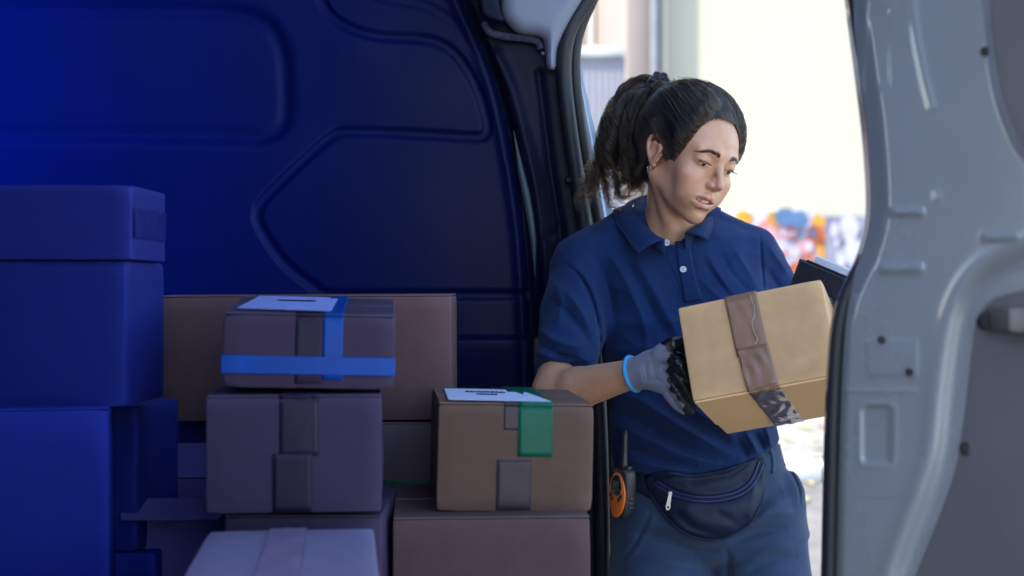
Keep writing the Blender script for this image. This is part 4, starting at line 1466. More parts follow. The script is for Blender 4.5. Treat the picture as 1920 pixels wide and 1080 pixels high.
# ponytail: locks given by their course in the photograph, each a bundle of curling strands
locks = [  # (points px,py,Y), width m, strand count, curl amplitude, curls
    ([(1232, 165, 2.70), (1205, 153, 2.71), (1172, 178, 2.71), (1150, 228, 2.70), (1143, 280, 2.69), (1152, 325, 2.69), (1146, 352, 2.69)], .011, 220, .008, 3.4),
    ([(1232, 168, 2.69), (1202, 165, 2.68), (1174, 200, 2.68), (1164, 250, 2.67), (1168, 300, 2.67), (1182, 340, 2.68), (1170, 368, 2.68)], .012, 260, .008, 3.4),
    ([(1232, 170, 2.68), (1210, 178, 2.66), (1192, 215, 2.66), (1184, 260, 2.66), (1190, 300, 2.66), (1200, 332, 2.67), (1190, 350, 2.67)], .012, 280, .006, 3.2),
    ([(1232, 165, 2.72), (1198, 158, 2.74), (1156, 192, 2.75), (1134, 245, 2.74), (1128, 295, 2.73), (1134, 338, 2.72), (1124, 368, 2.72)], .008, 130, .009, 3.6),
    ([(1236, 160, 2.74), (1212, 151, 2.76), (1184, 172, 2.77), (1170, 230, 2.77), (1172, 290, 2.76), (1187, 326, 2.76), (1200, 345, 2.76)], .013, 260, .007, 3.2),
    ([(1230, 168, 2.67), (1192, 172, 2.66), (1156, 206, 2.66), (1142, 260, 2.65), (1138, 305, 2.65), (1144, 345, 2.65), (1152, 374, 2.65)], .007, 100, .009, 3.8),
    ([(1180, 230, 2.67), (1172, 285, 2.66), (1176, 330, 2.66), (1160, 350, 2.66), (1166, 372, 2.66), (1180, 366, 2.66)], .005, 70, .004, 3),
    ([(1205, 260, 2.68), (1200, 310, 2.68), (1195, 342, 2.68), (1200, 356, 2.68)], .009, 100, .005, 2.4),
]
thin = [  # loose wisps
    ([(1135, 250, 2.70), (1120, 300, 2.70), (1112, 345, 2.70), (1095, 372, 2.70), (1098, 395, 2.70)], .009, 60, .012, 3.0),
    ([(1140, 280, 2.69), (1112, 318, 2.69), (1092, 345, 2.69), (1088, 375, 2.69), (1106, 388, 2.69)], .012, 55, .013, 3.0),
    ([(1128, 320, 2.68), (1130, 360, 2.68), (1140, 385, 2.68), (1150, 392, 2.68), (1146, 408, 2.68)], .009, 36, .010, 2.5),
    ([(1150, 330, 2.68), (1158, 365, 2.68), (1172, 372, 2.68), (1168, 355, 2.68)], .005, 26, .004, 2.0),
    ([(1140, 215, 2.72), (1124, 262, 2.72), (1116, 300, 2.72), (1104, 325, 2.72), (1085, 345, 2.72)], .010, 46, .012, 3.0),
    ([(1205, 300, 2.66), (1204, 340, 2.66), (1200, 365, 2.66), (1190, 385, 2.66)], .006, 18, .005, 2.0),
    ([(1160, 190, 2.71), (1140, 205, 2.71), (1126, 245, 2.71), (1118, 290, 2.71)], .009, 40, .008, 2.0),
]
def bundle(pts, w, cnt, ca, cn, out, npt=26):
    g = catmull([W(*p) for p in pts], npt)
    Tn = np.gradient(g, axis=0); Tn /= np.linalg.norm(Tn, axis=1)[:, None]
    a1 = np.cross(Tn, [0, 1, 0]); a1 /= np.linalg.norm(a1, axis=1)[:, None] + 1e-9
    a2 = np.cross(Tn, a1)
    t = np.linspace(0, 1, npt)
    nsub = max(2, cnt // 26)
    for sidx in range(nsub):
        # a sub-lock with its own curl
        c0 = rs.normal(size=2) * w * .55
        p0, f0 = rs.rand() * 6.28, cn * rs.uniform(.7, 1.3)
        A = ca * rs.uniform(.6, 2.0)
        for k in range(cnt // nsub):
            o1 = c0 + rs.normal(size=2) * w * .17
            L = rs.uniform(.66, 1.04)
            tt = np.clip(t * L, 0, 1)
            gi = np.stack([np.interp(tt, t, g[:, j]) for j in range(3)], 1)
            spread = np.interp(t, [0, .15, .5, .85, 1], [.5, 1.05, 1.2, 1.1, 1.4])
            ph_ = p0 + rs.normal() * .35
            env = t ** 1.1 * A
            s = gi + a1 * (o1[0] * spread + env * np.sin(f0 * t * 6.28 + ph_) + rs.normal() * .002 * t)[:, None] + a2 * (o1[1] * spread + env * np.cos(f0 * t * 6.28 + ph_))[:, None]
            s += a1 * (rs.normal() * .0012 * np.sin(t * rs.uniform(6, 16) + rs.rand() * 6))[:, None]
            out.append(s)
pst = []
for l in locks: bundle(*l, pst)
thn = []
for l in thin: bundle(*l, thn)
hair_curves('hair_wisps', thn, .00026, .00014, cap)
hair_curves('ponytail', pst, .00042, .00024, cap)
pl = []
for l in locks: bundle(l[0], l[1] * 1.05, max(8, l[2] // 7), l[3] * 1.3, l[4] * 1.25, pl, 34)
hair_curves('hair_locks', pl, .0009, .0002, cap)
# fine wisps: sideburn, nape and forehead
ws = []
def wisp(pts, cnt, w):
    for k in range(cnt):
        j = [np.asarray(p, float) + rs.normal(size=3) * w for p in pts]
        ws.append(H2W(catmull(j, 12)))
wisp([(-.072, .010, .008), (-.073, .012, -.010), (-.073, .006, -.024), (-.078, .000, -.034)], 7, .0018)
wisp([(-.060, -.050, -.030), (-.062, -.044, -.052), (-.058, -.046, -.072)], 26, .004)
# short hairs that soften the hairline: they start on the skin and lie back over the cap
na = 2600
aa = rs.uniform(-1.05, 1.05, na)
zz = np.interp(np.abs(aa), _hl_a, _hl_z) + rs.normal(size=na) * .0022 + .0025
lo_, hi_ = np.full(na, .02), np.full(na, .13)
both = lambda X: np.minimum(np.minimum(scalp_only(X), head_sdf(X)), cap_sdf(X))
for _ in range(14):
    mid = (lo_ + hi_) / 2
    q = np.stack([np.sin(aa) * mid, np.cos(aa) * mid, zz], 1).astype(np.float32)
    ins_ = both(q) < 0
    lo_ = np.where(ins_, mid, lo_); hi_ = np.where(ins_, hi_, mid)
Qc = np.stack([np.sin(aa) * lo_, np.cos(aa) * lo_, zz], 1)
def on_both(Q, off):
    Q = Q.astype(np.float32)
    for _ in range(2):
        e = 1e-3
        f0 = both(Q) - off
        g = np.stack([both(Q + np.array(v, np.float32)) - off - f0 for v in ((e, 0, 0), (0, e, 0), (0, 0, e))], 1) / e
        Q = Q - np.clip(f0 / ((g * g).sum(1) + .1), -.01, .01)[:, None] * g
    return Q
stp = []
bend = rs.normal(size=(na, 3)) * .10
for i in range(7):
    stp.append(on_both(Qc, -.0002 + .0003 * i))
    dv = SCR + np.array([0, 0, .025]) - Qc
    dv /= np.linalg.norm(dv, axis=1)[:, None]
    Qc = stp[-1] + (dv + bend) * .0036
stp = np.stack(stp, 1)
for i in range(na): ws.append(H2W(stp[i]))
hair_curves('hair_wisps', ws, .00018, .00009, cap)

# scrunchie
c = H2W(SCR + np.array([-.0, -.012, .006]))
axv = (W(1205, 152, 2.71) - W(1250, 172, 2.66)); axv /= np.linalg.norm(axv)
e1_ = np.cross(axv, [0, 1, 0]); e1_ /= np.linalg.norm(e1_); e2_ = np.cross(axv, e1_)
c = W(1234, 162, 2.70)
V = []
nu, nv_ = 64, 14
for i in range(nu):
    a = 2 * math.pi * i / nu
    rr = .018 + .0022 * math.sin(a * 9)
    for j in range(nv_):
        bq = 2 * math.pi * j / nv_
        r2_ = .0088 * (1 + .22 * math.sin(a * 14 + bq * 2))
        V.append(c + (e1_ * math.cos(a) + e2_ * math.sin(a)) * (rr + r2_ * math.cos(bq)) + axv * r2_ * math.sin(bq) * 1.2)
Fq = [((i * nv_ + j), (i * nv_ + (j + 1) % nv_), (((i + 1) % nu) * nv_ + (j + 1) % nv_), (((i + 1) % nu) * nv_ + j)) for i in range(nu) for j in range(nv_)]
mesh_obj('scrunchie', V, Fq, node_mat('black_velvet', (.012, .012, .02), .8, sheen=.6, var=.2, scale=60), cap, keep=True)

# brows and lashes
bw = []
for s in (-1, 1):
    for k in range(360):
        t = rs.rand()
        x = lerp(.0125, .0465, t)
        z = .0352 + .0034 * math.sin(min(1, t * 1.45) * 1.9) - .0065 * max(0, t - .6) / .4 + (rs.rand() - .5) * lerp(.0050, .0012, t)
        y0 = .10
        q = np.array([s * x, y0, z])
        dirq = np.array([s * lerp(.25, 1, t), 0, lerp(.9, -.25, t)]); dirq /= np.linalg.norm(dirq)
        Lq = rs.uniform(.005, .0085)
        bw.append(np.stack([q + dirq * Lq * u for u in np.linspace(0, 1, 5)]))
bw = np.array(bw)
flatb = bw.reshape(-1, 3).astype(np.float32)
# drop each point along -y onto the brow
lo_, hi_ = np.full(len(flatb), .02, np.float32), np.full(len(flatb), .11, np.float32)
for _ in range(18):
    mid = (lo_ + hi_) / 2
    q = flatb.copy(); q[:, 1] = mid
    ins_ = head_sdf(q) < 0
    lo_ = np.where(ins_, mid, lo_); hi_ = np.where(ins_, hi_, mid)
flatb[:, 1] = lo_
bw = flatb.reshape(bw.shape)
bw[:, :, 1] += np.linspace(.0002, .0010, 5)
hair_curves('eyebrows', [H2W(b_) for b_ in bw], .00013, .00009, body)
el = []
for s in (-1, 1):
    for k in range(110):
        t = rs.rand()
        x = lerp(.0205, .0455, t)
        p0 = np.array([s * x, np.interp(x, [.02, .0265, .0355, .0455], [.0800, .0826, .0818, .0755]), np.interp(x, [.02, .0265, .0355, .0455], [.0170, .0188, .0183, .0175])])
        dirq = np.array([s * lerp(-.25, .75, t), 1.0, -.55]); dirq /= np.linalg.norm(dirq)
        Lq = lerp(.0045, .0085, t) * rs.uniform(.8, 1.1)
        el.append(H2W(np.stack([p0 + dirq * Lq * u + np.array([0, 0, .0025]) * u * u for u in np.linspace(0, 1, 6)])))
hair_curves('eyelashes', el, .00028, .00008, body)
# ------------------------------------------------------------------ clothes
def uv_of(P):
    return 960 + F * P[:, 0] / P[:, 1], 540 - F * (P[:, 2] - ZC) / P[:, 1]

def loft_z(P, rows):
    """elliptic body of horizontal slices: rows of (photo y, centre x, half width px, half depth m, centre Y)"""
    A = np.array([[ZC - (v - 540) / F * Y, (cx - 960) / F * Y, hw / F * Y, hd, Y] for v, cx, hw, hd, Y in rows])[::-1]
    z = P[:, 2]
    cx, a, b, cy = [np.interp(z, A[:, 0], A[:, i]).astype(np.float32) for i in (1, 2, 3, 4)]
    x, y = P[:, 0] - cx, P[:, 1] - cy
    n_ = 2.3
    k0 = (np.abs(x / a) ** n_ + np.abs(y / b) ** n_) ** (1 / n_) + 1e-6
    k1 = np.sqrt((x / a ** 2) ** 2 + (y / b ** 2) ** 2) + 1e-6
    d = np.where(k0 > .2, k0 * (k0 - 1) / k1, (k0 - 1) * np.minimum(a, b))
    top, bot = A[-1, 0], A[0, 0]
    d = smax(d, z - top, .03)
    d = smax(d, bot - z, .01)
    return d

def fold_field(P, folds, ycen):
    """soft ridges (+) and valleys (-) along lines measured on the photograph, on the side that faces it"""
    u, v = uv_of(P)
    out = np.zeros(len(P), np.float32)
    for pts, amp, w in folds:
        poly = sm2(pts, 14)
        bb = (u > poly[:, 0].min() - 3 * w) & (u < poly[:, 0].max() + 3 * w) & (v > poly[:, 1].min() - 3 * w) & (v < poly[:, 1].max() + 3 * w)
        if not bb.any(): continue
        uu, vv = u[bb], v[bb]
        best = np.full(len(uu), 1e9); tt = np.zeros(len(uu))
        for i in range(len(poly) - 1):
            a, b = poly[i], poly[i + 1]
            e = b - a
            t = np.clip(((uu - a[0]) * e[0] + (vv - a[1]) * e[1]) / (e @ e + 1e-9), 0, 1)
            dd = np.hypot(uu - a[0] - t * e[0], vv - a[1] - t * e[1])
            m = dd < best
            best[m] = dd[m]; tt[m] = (i + t[m]) / (len(poly) - 1)
        env = np.sin(np.pi * np.clip(tt, 0.02, .98)) ** .6
        out[bb] += amp * env * np.exp(-np.abs(best / (w * .78)) ** 1.5)
    return out * (P[:, 1] < ycen)

SHIRT_ROWS = [(405, 1252, 60, .055, 2.715), (425, 1253, 105, .065, 2.71), (446, 1256, 150, .075, 2.705), (475, 1262, 172, .088, 2.70), (530, 1272, 174, .103, 2.695), (600, 1280, 166, .115, 2.69),
              (660, 1286, 158, .112, 2.695), (730, 1292, 152, .107, 2.705), (800, 1300, 153, .108, 2.71), (850, 1307, 158, .113, 2.715), (905, 1315, 162, .118, 2.72)]
SHIRT_FOLDS = [
    # chest: pulls from the collar and shoulder
    ([(1140, 470), (1175, 530), (1205, 600), (1215, 660)], .0035, 13), ([(1165, 470), (1200, 535), (1232, 600), (1262, 640)], -.003, 14),
    ([(1200, 500), (1240, 570), (1275, 640)], .003, 14), ([(1110, 470), (1140, 540), (1150, 610)], -.003, 13),
    ([(1325, 470), (1345, 510), (1380, 560)], .0022, 9), ([(1350, 470), (1375, 515), (1410, 550)], -.0022, 9), ([(1370, 455), (1398, 500), (1420, 540)], .002, 9), ([(1310, 520), (1340, 550), (1380, 575)], .002, 9),
    ([(1320, 490), (1352, 535), (1375, 560)], -.002, 7),
    # under the bust
    ([(1130, 655), (1190, 660), (1250, 650), (1290, 640)], .0045, 18), ([(1130, 690), (1200, 695), (1260, 690)], -.004, 18),
    # big diagonal drags over the belly towards the hip on the right
    ([(1150, 730), (1210, 755), (1280, 800), (1345, 838), (1385, 858)], .008, 16), ([(1145, 762), (1205, 795), (1275, 838), (1350, 866)], -.007, 16),
    ([(1160, 800), (1230, 830), (1300, 858), (1360, 872)], .006, 13), ([(1200, 745), (1270, 775), (1340, 815), (1390, 845)], -.006, 14),
    ([(1250, 745), (1310, 775), (1370, 815), (1405, 840)], .006, 14), ([(1170, 835), (1240, 860), (1310, 876)], -.005, 11),
    ([(1165, 855), (1230, 874), (1300, 884)], .004, 9),
    ([(1378, 815), (1392, 838), (1402, 858)], -.006, 9), ([(1396, 808), (1412, 832), (1420, 850)], .006, 8), ([(1415, 810), (1425, 828), (1432, 846)], -.005, 7), ([(1435, 800), (1442, 820), (1446, 840)], .005, 8),
    # armhole seam
    ([(1058, 494), (1082, 512), (1105, 550), (1120, 600), (1126, 655), (1122, 700)], -.0034, 4.0), ([(1064, 490), (1092, 512), (1114, 550), (1129, 600), (1135, 655)], .0018, 6),
    ([(1425, 442), (1428, 490), (1432, 545)], -.003, 4),
    # sleeve creases
    ([(1012, 618), (1045, 640), (1085, 648), (1118, 636)], .0045, 11), ([(1012, 645), (1050, 664), (1090, 668)], -.004, 10), ([(1030, 560), (1062, 585), (1092, 622), (1108, 650)], -.0045, 12),
    ([(1055, 540), (1088, 580), (1110, 625)], .004, 11), ([(1008, 660), (1045, 676), (1080, 680)], .003, 8), ([(1036, 520), (1050, 560), (1048, 610)], .003, 12),
    # cuff stitching on the sleeve
    ([(1001, 667), (1040, 679), (1085, 682), (1122, 678)], -.0020, 2.5),
    ([(1440, 460), (1462, 490), (1478, 515)], .003, 10), ([(1436, 500), (1455, 530), (1470, 560)], -.003, 10),
]
def axis_loft(P, pts, ra, rb, flat_dir, n_=2.0):
    """sleeve or leg: chain of elliptic sections; ra across, rb along flat_dir"""
    best = np.full(len(P), 1e3, np.float32)
    for i in range(len(pts) - 1):
        a, b = np.asarray(pts[i], np.float32), np.asarray(pts[i + 1], np.float32)
        ba = b - a
        q = P - a
        t = np.clip(q @ ba / (ba @ ba), 0, 1)
        r1 = ra[i] + (ra[i + 1] - ra[i]) * t
        r2 = rb[i] + (rb[i + 1] - rb[i]) * t
        dv = q - t[:, None] * ba
        fd = np.asarray(flat_dir, np.float32)
        al = dv @ fd
        ac = np.sqrt(np.maximum((dv * dv).sum(1) - al * al, 0))
        k0 = np.sqrt((ac / r1) ** 2 + (al / r2) ** 2) + 1e-6
        k1 = np.sqrt((ac / r1 ** 2) ** 2 + (al / r2 ** 2) ** 2) + 1e-6
        d = np.where(k0 > .2, k0 * (k0 - 1) / k1, (k0 - 1) * np.minimum(r1, r2))
        best = d if i == 0 else smin(best, d, .012)
    return best

HEM_R = W(1061, 700, 2.52)
def shirt_sdf(P, wrinkles=True):
    t = loft_z(P, SHIRT_ROWS)
    # shoulder slopes
    t = smin(t, s_cap(P, W(1175, 440, 2.715), W(1092, 497, 2.69), .050, .056), .035)
    t = smin(t, s_cap(P, W(1330, 437, 2.725), W(1402, 478, 2.72), .048, .052), .035)
    # bust
    t = smin(t, s_sph(P, W(1195, 585, 2.655), .070), .05)
    t = smin(t, s_sph(P, W(1350, 575, 2.660), .070), .05)
    sr = axis_loft(P, [W(1090, 505, 2.69), W(1076, 590, 2.62), W(1061, 690, 2.53)], [.054, .060, .0555], [.058, .062, .058], (0, 1, 0))
    ax = (HEM_R - W(1090, 505, 2.69)); ax /= np.linalg.norm(ax)
    cut = (P - HEM_R.astype(np.float32)) @ ax.astype(np.float32)
    sr = smax(sr, cut, .003)
    inner = axis_loft(P, [W(1063, 678, 2.545), W(1060, 725, 2.50)], [.047, .0500], [.049, .0525], (0, 1, 0))
    sl = axis_loft(P, [W(1408, 482, 2.72), W(1450, 560, 2.715), W(1490, 650, 2.70)], [.052, .055, .056], [.056, .058, .058], (0, 1, 0))
    axl = W(1490, 650, 2.70) - W(1408, 482, 2.72); axl /= np.linalg.norm(axl)
    sl = smax(sl, (P - W(1478, 628, 2.705).astype(np.float32)) @ axl.astype(np.float32), .003)
    d = smin(t, sr, .022)
    d = smin(d, sl, .022)
    u, v = uv_of(P)
    hem = np.interp(u, [1100, 1165, 1230, 1300, 1360, 1405, 1440, 1466, 1500], [872, 880, 888, 893, 882, 864, 846, 822, 800])
    d = smax(d, (v - hem) / F * 2.6, .006)
    # neck opening
    d = smax(d, -s_cap(P, W(1264, 436, 2.660), H2W((0, -.03, -.04)), .046, .056), .008)
    if wrinkles:
        d = d - 2.1 * fold_field(P, SHIRT_FOLDS, 2.74)
        d = d - .0022 * waves(P, 3, 7, 48, (1, .4, .7)) - .0022 * (1 - 1.8 * np.abs(waves(P, 4, 5, 75, (1, .3, .5)))) - .0008 * waves(P, 5, 6, 170, (1, .4, .6))
    return d

def cloth_mat(name, c, c2, weave=900, rough=.85, sheen=.25, wstr=.25):
    m = bpy.data.materials.new(name); m.use_nodes = True
    nt = m.node_tree; N, L = nt.nodes, nt.links
    b = N['Principled BSDF']
    tc = N.new('ShaderNodeTexCoord')
    n1 = N.new('ShaderNodeTexNoise'); n1.inputs['Scale'].default_value = weave; n1.inputs['Detail'].default_value = 2
    n2 = N.new('ShaderNodeTexNoise'); n2.inputs['Scale'].default_value = 9; n2.inputs['Detail'].default_value = 5
    for n_ in (n1, n2): L.new(tc.outputs['Object'], n_.inputs['Vector'])
    ad = N.new('ShaderNodeMath'); ad.operation = 'MULTIPLY_ADD'; ad.inputs[1].default_value = .55
    L.new(n1.outputs['Fac'], ad.inputs[0])
    hf = N.new('ShaderNodeMath'); hf.operation = 'MULTIPLY'; hf.inputs[1].default_value = .45
    L.new(n2.outputs['Fac'], hf.inputs[0]); L.new(hf.outputs[0], ad.inputs[2])
    cr = N.new('ShaderNodeValToRGB')
    cr.color_ramp.elements[0].color = (*c, 1); cr.color_ramp.elements[1].color = (*c2, 1)
    cr.color_ramp.elements[0].position = .36; cr.color_ramp.elements[1].position = .64
    L.new(ad.outputs[0], cr.inputs['Fac']); L.new(cr.outputs['Color'], b.inputs['Base Color'])
    bp = N.new('ShaderNodeBump'); bp.inputs['Strength'].default_value = wstr; bp.inputs['Distance'].default_value = .002
    L.new(n1.outputs['Fac'], bp.inputs['Height'])
    n3 = N.new('ShaderNodeTexNoise'); n3.inputs['Scale'].default_value = 34; n3.inputs['Detail'].default_value = 3; n3.inputs['Distortion'].default_value = .8
    mpp = N.new('ShaderNodeMapping'); mpp.inputs['Rotation'].default_value = (.3, .5, .2); mpp.inputs['Scale'].default_value = (1, 1, .45)
    L.new(tc.outputs['Object'], mpp.inputs['Vector']); L.new(mpp.outputs['Vector'], n3.inputs['Vector'])
    bq = N.new('ShaderNodeBump'); bq.inputs['Strength'].default_value = .22; bq.inputs['Distance'].default_value = .006
    L.new(n3.outputs['Fac'], bq.inputs['Height']); L.new(bp.outputs['Normal'], bq.inputs['Normal'])
    L.new(bq.outputs['Normal'], b.inputs['Normal'])
    b.inputs['Roughness'].default_value = rough
    b.inputs['Specular IOR Level'].default_value = .25
    b.inputs['Sheen Weight'].default_value = sheen
    b.inputs['Sheen Roughness'].default_value = .5
    return m
M_polo = cloth_mat('navy_pique', (.0022, .0135, .060), (.0048, .025, .100), sheen=.05)
M_trs = cloth_mat('slate_twill', (.017, .033, .072), (.028, .052, .105), 700, sheen=.15)
M_nylon = node_mat('navy_nylon', (.0035, .010, .032), .6, spec=.3, var=.15, scale=30, bump=.15, bscale=300)
M_zip = node_mat('blue_zip', (.004, .011, .062), .5, var=.1)
M_thread = node_mat('navy_thread', (.006, .014, .06), .8, var=0)

Vp, Fp = surfnets(shirt_sdf, (.02, 2.44, .85), (.66, 2.90, 1.44), .0042, relax=2)
Vp, Fp = refine(shirt_sdf, Vp, Fp, Vp[:, 1] < 2.74, 1, .003)
shirt = big_mesh('polo_shirt', Vp, Fp, M_polo, person)

def front_hit(sdf, px, py, off=0.0, y0=2.3, y1=2.85):
    """first point of the surface on the line of sight through these photograph pixels, lifted by off"""
    px, py = np.broadcast_arrays(np.asarray(px, float), np.asarray(py, float))
    sh = px.shape; a, b = px.ravel(), py.ravel()
    Ys = np.arange(y0, y1, .006)
    hitY = np.full(len(a), y1)
    done = np.zeros(len(a), bool)
    def ev(Y): return sdf(np.stack([(a - 960) / F * Y, Y, ZC - (b - 540) / F * Y], 1).astype(np.float32))
    prev = ev(np.full(len(a), Ys[0]))
    for Y in Ys[1:]:
        f = ev(np.full(len(a), Y))
        m = ~done & (f < off)
        hitY[m] = Y - .006 * (off - f[m]) / np.maximum(prev[m] - f[m], 1e-6)
        done |= m
        prev = f
        if done.all(): break
    return np.stack([(a - 960) / F * hitY, hitY, ZC - (b - 540) / F * hitY], 1).reshape(sh + (3,))

def ribbon(name, left, right, sdf, off, n, m, mat, parent, th=.0015, edge=True, **kw):
    """cloth strip lying on a surface between two photograph lines"""
    A, B = sm2(left, n), sm2(right, n)
    t = np.linspace(0, 1, m)
    U = A[:, None, 0] * (1 - t) + B[:, None, 0] * t
    Vv = A[:, None, 1] * (1 - t) + B[:, None, 1] * t
    P = front_hit(sdf, U, Vv, off)
    # edges roll back to the cloth
    P[:, 0, 1] += off + .001; P[:, -1, 1] += off + .001
    P[0, :, 1] += off + .001; P[-1, :, 1] += off + .001
    return big_mesh(name, P.reshape(-1, 3), grid_faces(n, m), mat, parent, **kw)
smooth_shirt = lambda P: shirt_sdf(P)
# placket: under side, then the upper strip
ribbon('placket_facing', [(1238, 452), (1252, 490), (1276, 545), (1284, 566)], [(1268, 438), (1272, 490), (1288, 545), (1296, 562)], smooth_shirt, .0012, 26, 8, M_polo, shirt)
ribbon('placket', [(1265, 436), (1268, 480), (1276, 530), (1283, 569)], [(1294, 434), (1297, 475), (1307, 525), (1320, 563)], smooth_shirt, .0050, 40, 12, M_polo, shirt)
def stitches(name, pts, sdf, off, n, mat, parent, r=.0005):
    q = sm2(pts, n * 2)
    P = front_hit(sdf, q[:, 0], q[:, 1], off)
    parts = [tube(P[2 * i:2 * i + 2], r, 5) for i in range(n)]
    V, Fc = merge(parts)
    return mesh_obj(name, V, Fc, mat, parent, keep=True, kind='stuff')
stitches('stitching', [(1284, 556), (1300, 554), (1318, 550)], smooth_shirt, .0042, 10, M_thread, shirt)
stitches('stitching', [(1290, 440), (1293, 478), (1303, 526), (1314, 556)], smooth_shirt, .0040, 34, M_thread, shirt)
# buttons
M_btn = node_mat('pearl_button', (.62, .63, .66), .25, var=.08, scale=200)
for (x, y) in ((1250, 455), (1281, 505)):
    p = front_hit(smooth_shirt, [x], [y], .0055)[0]
    nrm = np.array([-.12, -1, .05]); nrm /= np.linalg.norm(nrm)
    bm = bmesh.new()
    ri, ro = .0042, .0060
    prof = [(0, .0004), (.0032, .0004), (.0040, .0012), (.0052, .0014), (.0060, .0008), (.0060, -.0010), (0, -.0010)]
    ns = 22
    vs = [[bm.verts.new((r_ * math.cos(2 * math.pi * k / ns), r_ * math.sin(2 * math.pi * k / ns), h_)) for k in range(ns)] for r_, h_ in prof[1:-1]]
    for a_, b_ in zip(vs[:-1], vs[1:]):
        for k in range(ns): bm.faces.new((a_[k], a_[(k + 1) % ns], b_[(k + 1) % ns], b_[k]))
    bm.faces.new(vs[0][::-1]); bm.faces.new(vs[-1])
    q_ = Vector(nrm).to_track_quat('Z', 'Y')
    for v in bm.verts: v.co = q_ @ v.co + Vector(p)
    for dx, dz in ((-1, -1), (1, -1), (1, 1), (-1, 1)):
        n0 = len(bm.faces)
        r_ = bmesh.ops.create_cone(bm, cap_ends=True, segments=8, radius1=.0008, radius2=.0008, depth=.0012)
        for v in r_['verts']: v.co = q_ @ (v.co + Vector((dx * .0013, dz * .0013, .0007))) + Vector(p)
        for f in {f for v in r_['verts'] for f in v.link_faces}: f.material_index = 1
    bm_obj('button', bm, [M_btn, M_thread], shirt, smooth=True, angle=40, keep=True)
# collar: one leaf running from the left point round the neck to the right point
col = [((1246, 449, 2.585), (1196, 474, 2.578)), ((1228, 440, 2.592), (1184, 461, 2.592)), ((1206, 422, 2.618), (1170, 441, 2.622)), ((1188, 398, 2.660), (1156, 418, 2.668)), ((1189, 380, 2.715), (1158, 398, 2.735)),
       ((1215, 366, 2.770), (1195, 380, 2.795)), ((1265, 366, 2.790), (1262, 384, 2.812)), ((1312, 378, 2.765), (1325, 390, 2.780)), ((1328, 396, 2.712), (1345, 404, 2.715)), ((1318, 414, 2.655), (1337, 422, 2.652)), ((1302, 427, 2.620), (1332, 437, 2.626)), ((1286, 437, 2.598), (1326, 451, 2.612))]
Fo = catmull([W(*a) for a, b in col], 72); Ou = catmull([W(*b) for a, b in col], 72)
nC = 14
cg = []
for i in range(72):
    for j in range(nC):
        t = j / (nC - 1)
        p = Fo[i] * (1 - t) + Ou[i] * t
        outw = p - W(1255, 440, 2.70); outw[2] = 0; outw /= np.linalg.norm(outw) + 1e-9
        bul = .0055 * math.sin(math.pi * min(1, t * 1.15)) + .0012 * math.sin(i * .45 + t * 2)
        p = p + outw * bul + np.array([0, 0, .004 * math.sin(math.pi * t) * (1 - t)])
        cg.append(p)
cg = np.array(cg, np.float32)
# keep the leaf outside the shirt
for _ in range(3):
    f0 = shirt_sdf(cg, False)
    e = 1e-3
    g = np.stack([shirt_sdf(cg + np.array(v, np.float32), False) - f0 for v in ((e, 0, 0), (0, e, 0), (0, 0, e))], 1) / e
    push = np.clip(.0035 - f0, 0, .02)
    cg = cg + push[:, None] * g / (np.linalg.norm(g, axis=1)[:, None] + 1e-6)
o = big_mesh('collar', cg, grid_faces(72, nC), M_polo, shirt)
md = o.modifiers.new('thickness', 'SOLIDIFY'); md.thickness = .0024; md.offset = 0
# inner stand of the collar
st = []
for i in range(72):
    inn = W(1258, 430, 2.70) - Fo[i]; inn[2] = 0; inn /= np.linalg.norm(inn) + 1e-9
    for j in range(5):
        t = j / 4
        st.append(Fo[i] + inn * (.003 + .004 * t) - np.array([0, 0, .030 * t]) + np.array([0, 0, .001]))
o = big_mesh('collar_stand', st, grid_faces(72, 5), M_polo, shirt)
md = o.modifiers.new('thickness', 'SOLIDIFY'); md.thickness = .002; md.offset = 0

# ---- trousers
TR_ROWS = [(800, 1305, 138, .104, 2.725), (840, 1310, 151, .108, 2.725), (880, 1316, 156, .114, 2.728), (920, 1324, 166, .120, 2.73), (960, 1330, 174, .124, 2.73), (1000, 1333, 176, .122, 2.73), (1030, 1335, 140, .105, 2.73), (1055, 1360, 60, .07, 2.73), (1075, 1362, 20, .03, 2.73)]
kR, kL = W(1232, 1250, 2.70), W(1430, 1250, 2.70)
TR_FOLDS = [
    ([(1190, 1000), (1240, 1010), (1300, 1030), (1355, 1030)], -.006, 13), ([(1200, 985), (1260, 990), (1330, 1008)], .004, 12),
    ([(1480, 990), (1440, 995), (1395, 1010), (1365, 1030)], -.006, 11), ([(1490, 960), (1440, 965), (1400, 985)], .005, 11), ([(1490, 1020), (1445, 1030), (1400, 1052)], .005, 12), ([(1500, 1045), (1450, 1050), (1400, 1072)], -.005, 12),
    ([(1470, 920), (1440, 932), (1415, 955)], -.005, 10), ([(1485, 938), (1450, 950), (1420, 972)], .004, 9),
    ([(1220, 960), (1196, 1010), (1170, 1046), (1160, 1052)], -.003, 4), ([(1230, 960), (1206, 1010), (1180, 1048)], .0016, 6),
    ([(1364, 1030), (1366, 1060), (1362, 1110)], -.006, 8), ([(1180, 1060), (1230, 1052), (1290, 1062)], .003, 12), ([(1190, 1040), (1250, 1036), (1310, 1048)], -.003, 12),
    ([(1462, 868), (1482, 885), (1497, 915), (1500, 945)], -.003, 4),
]
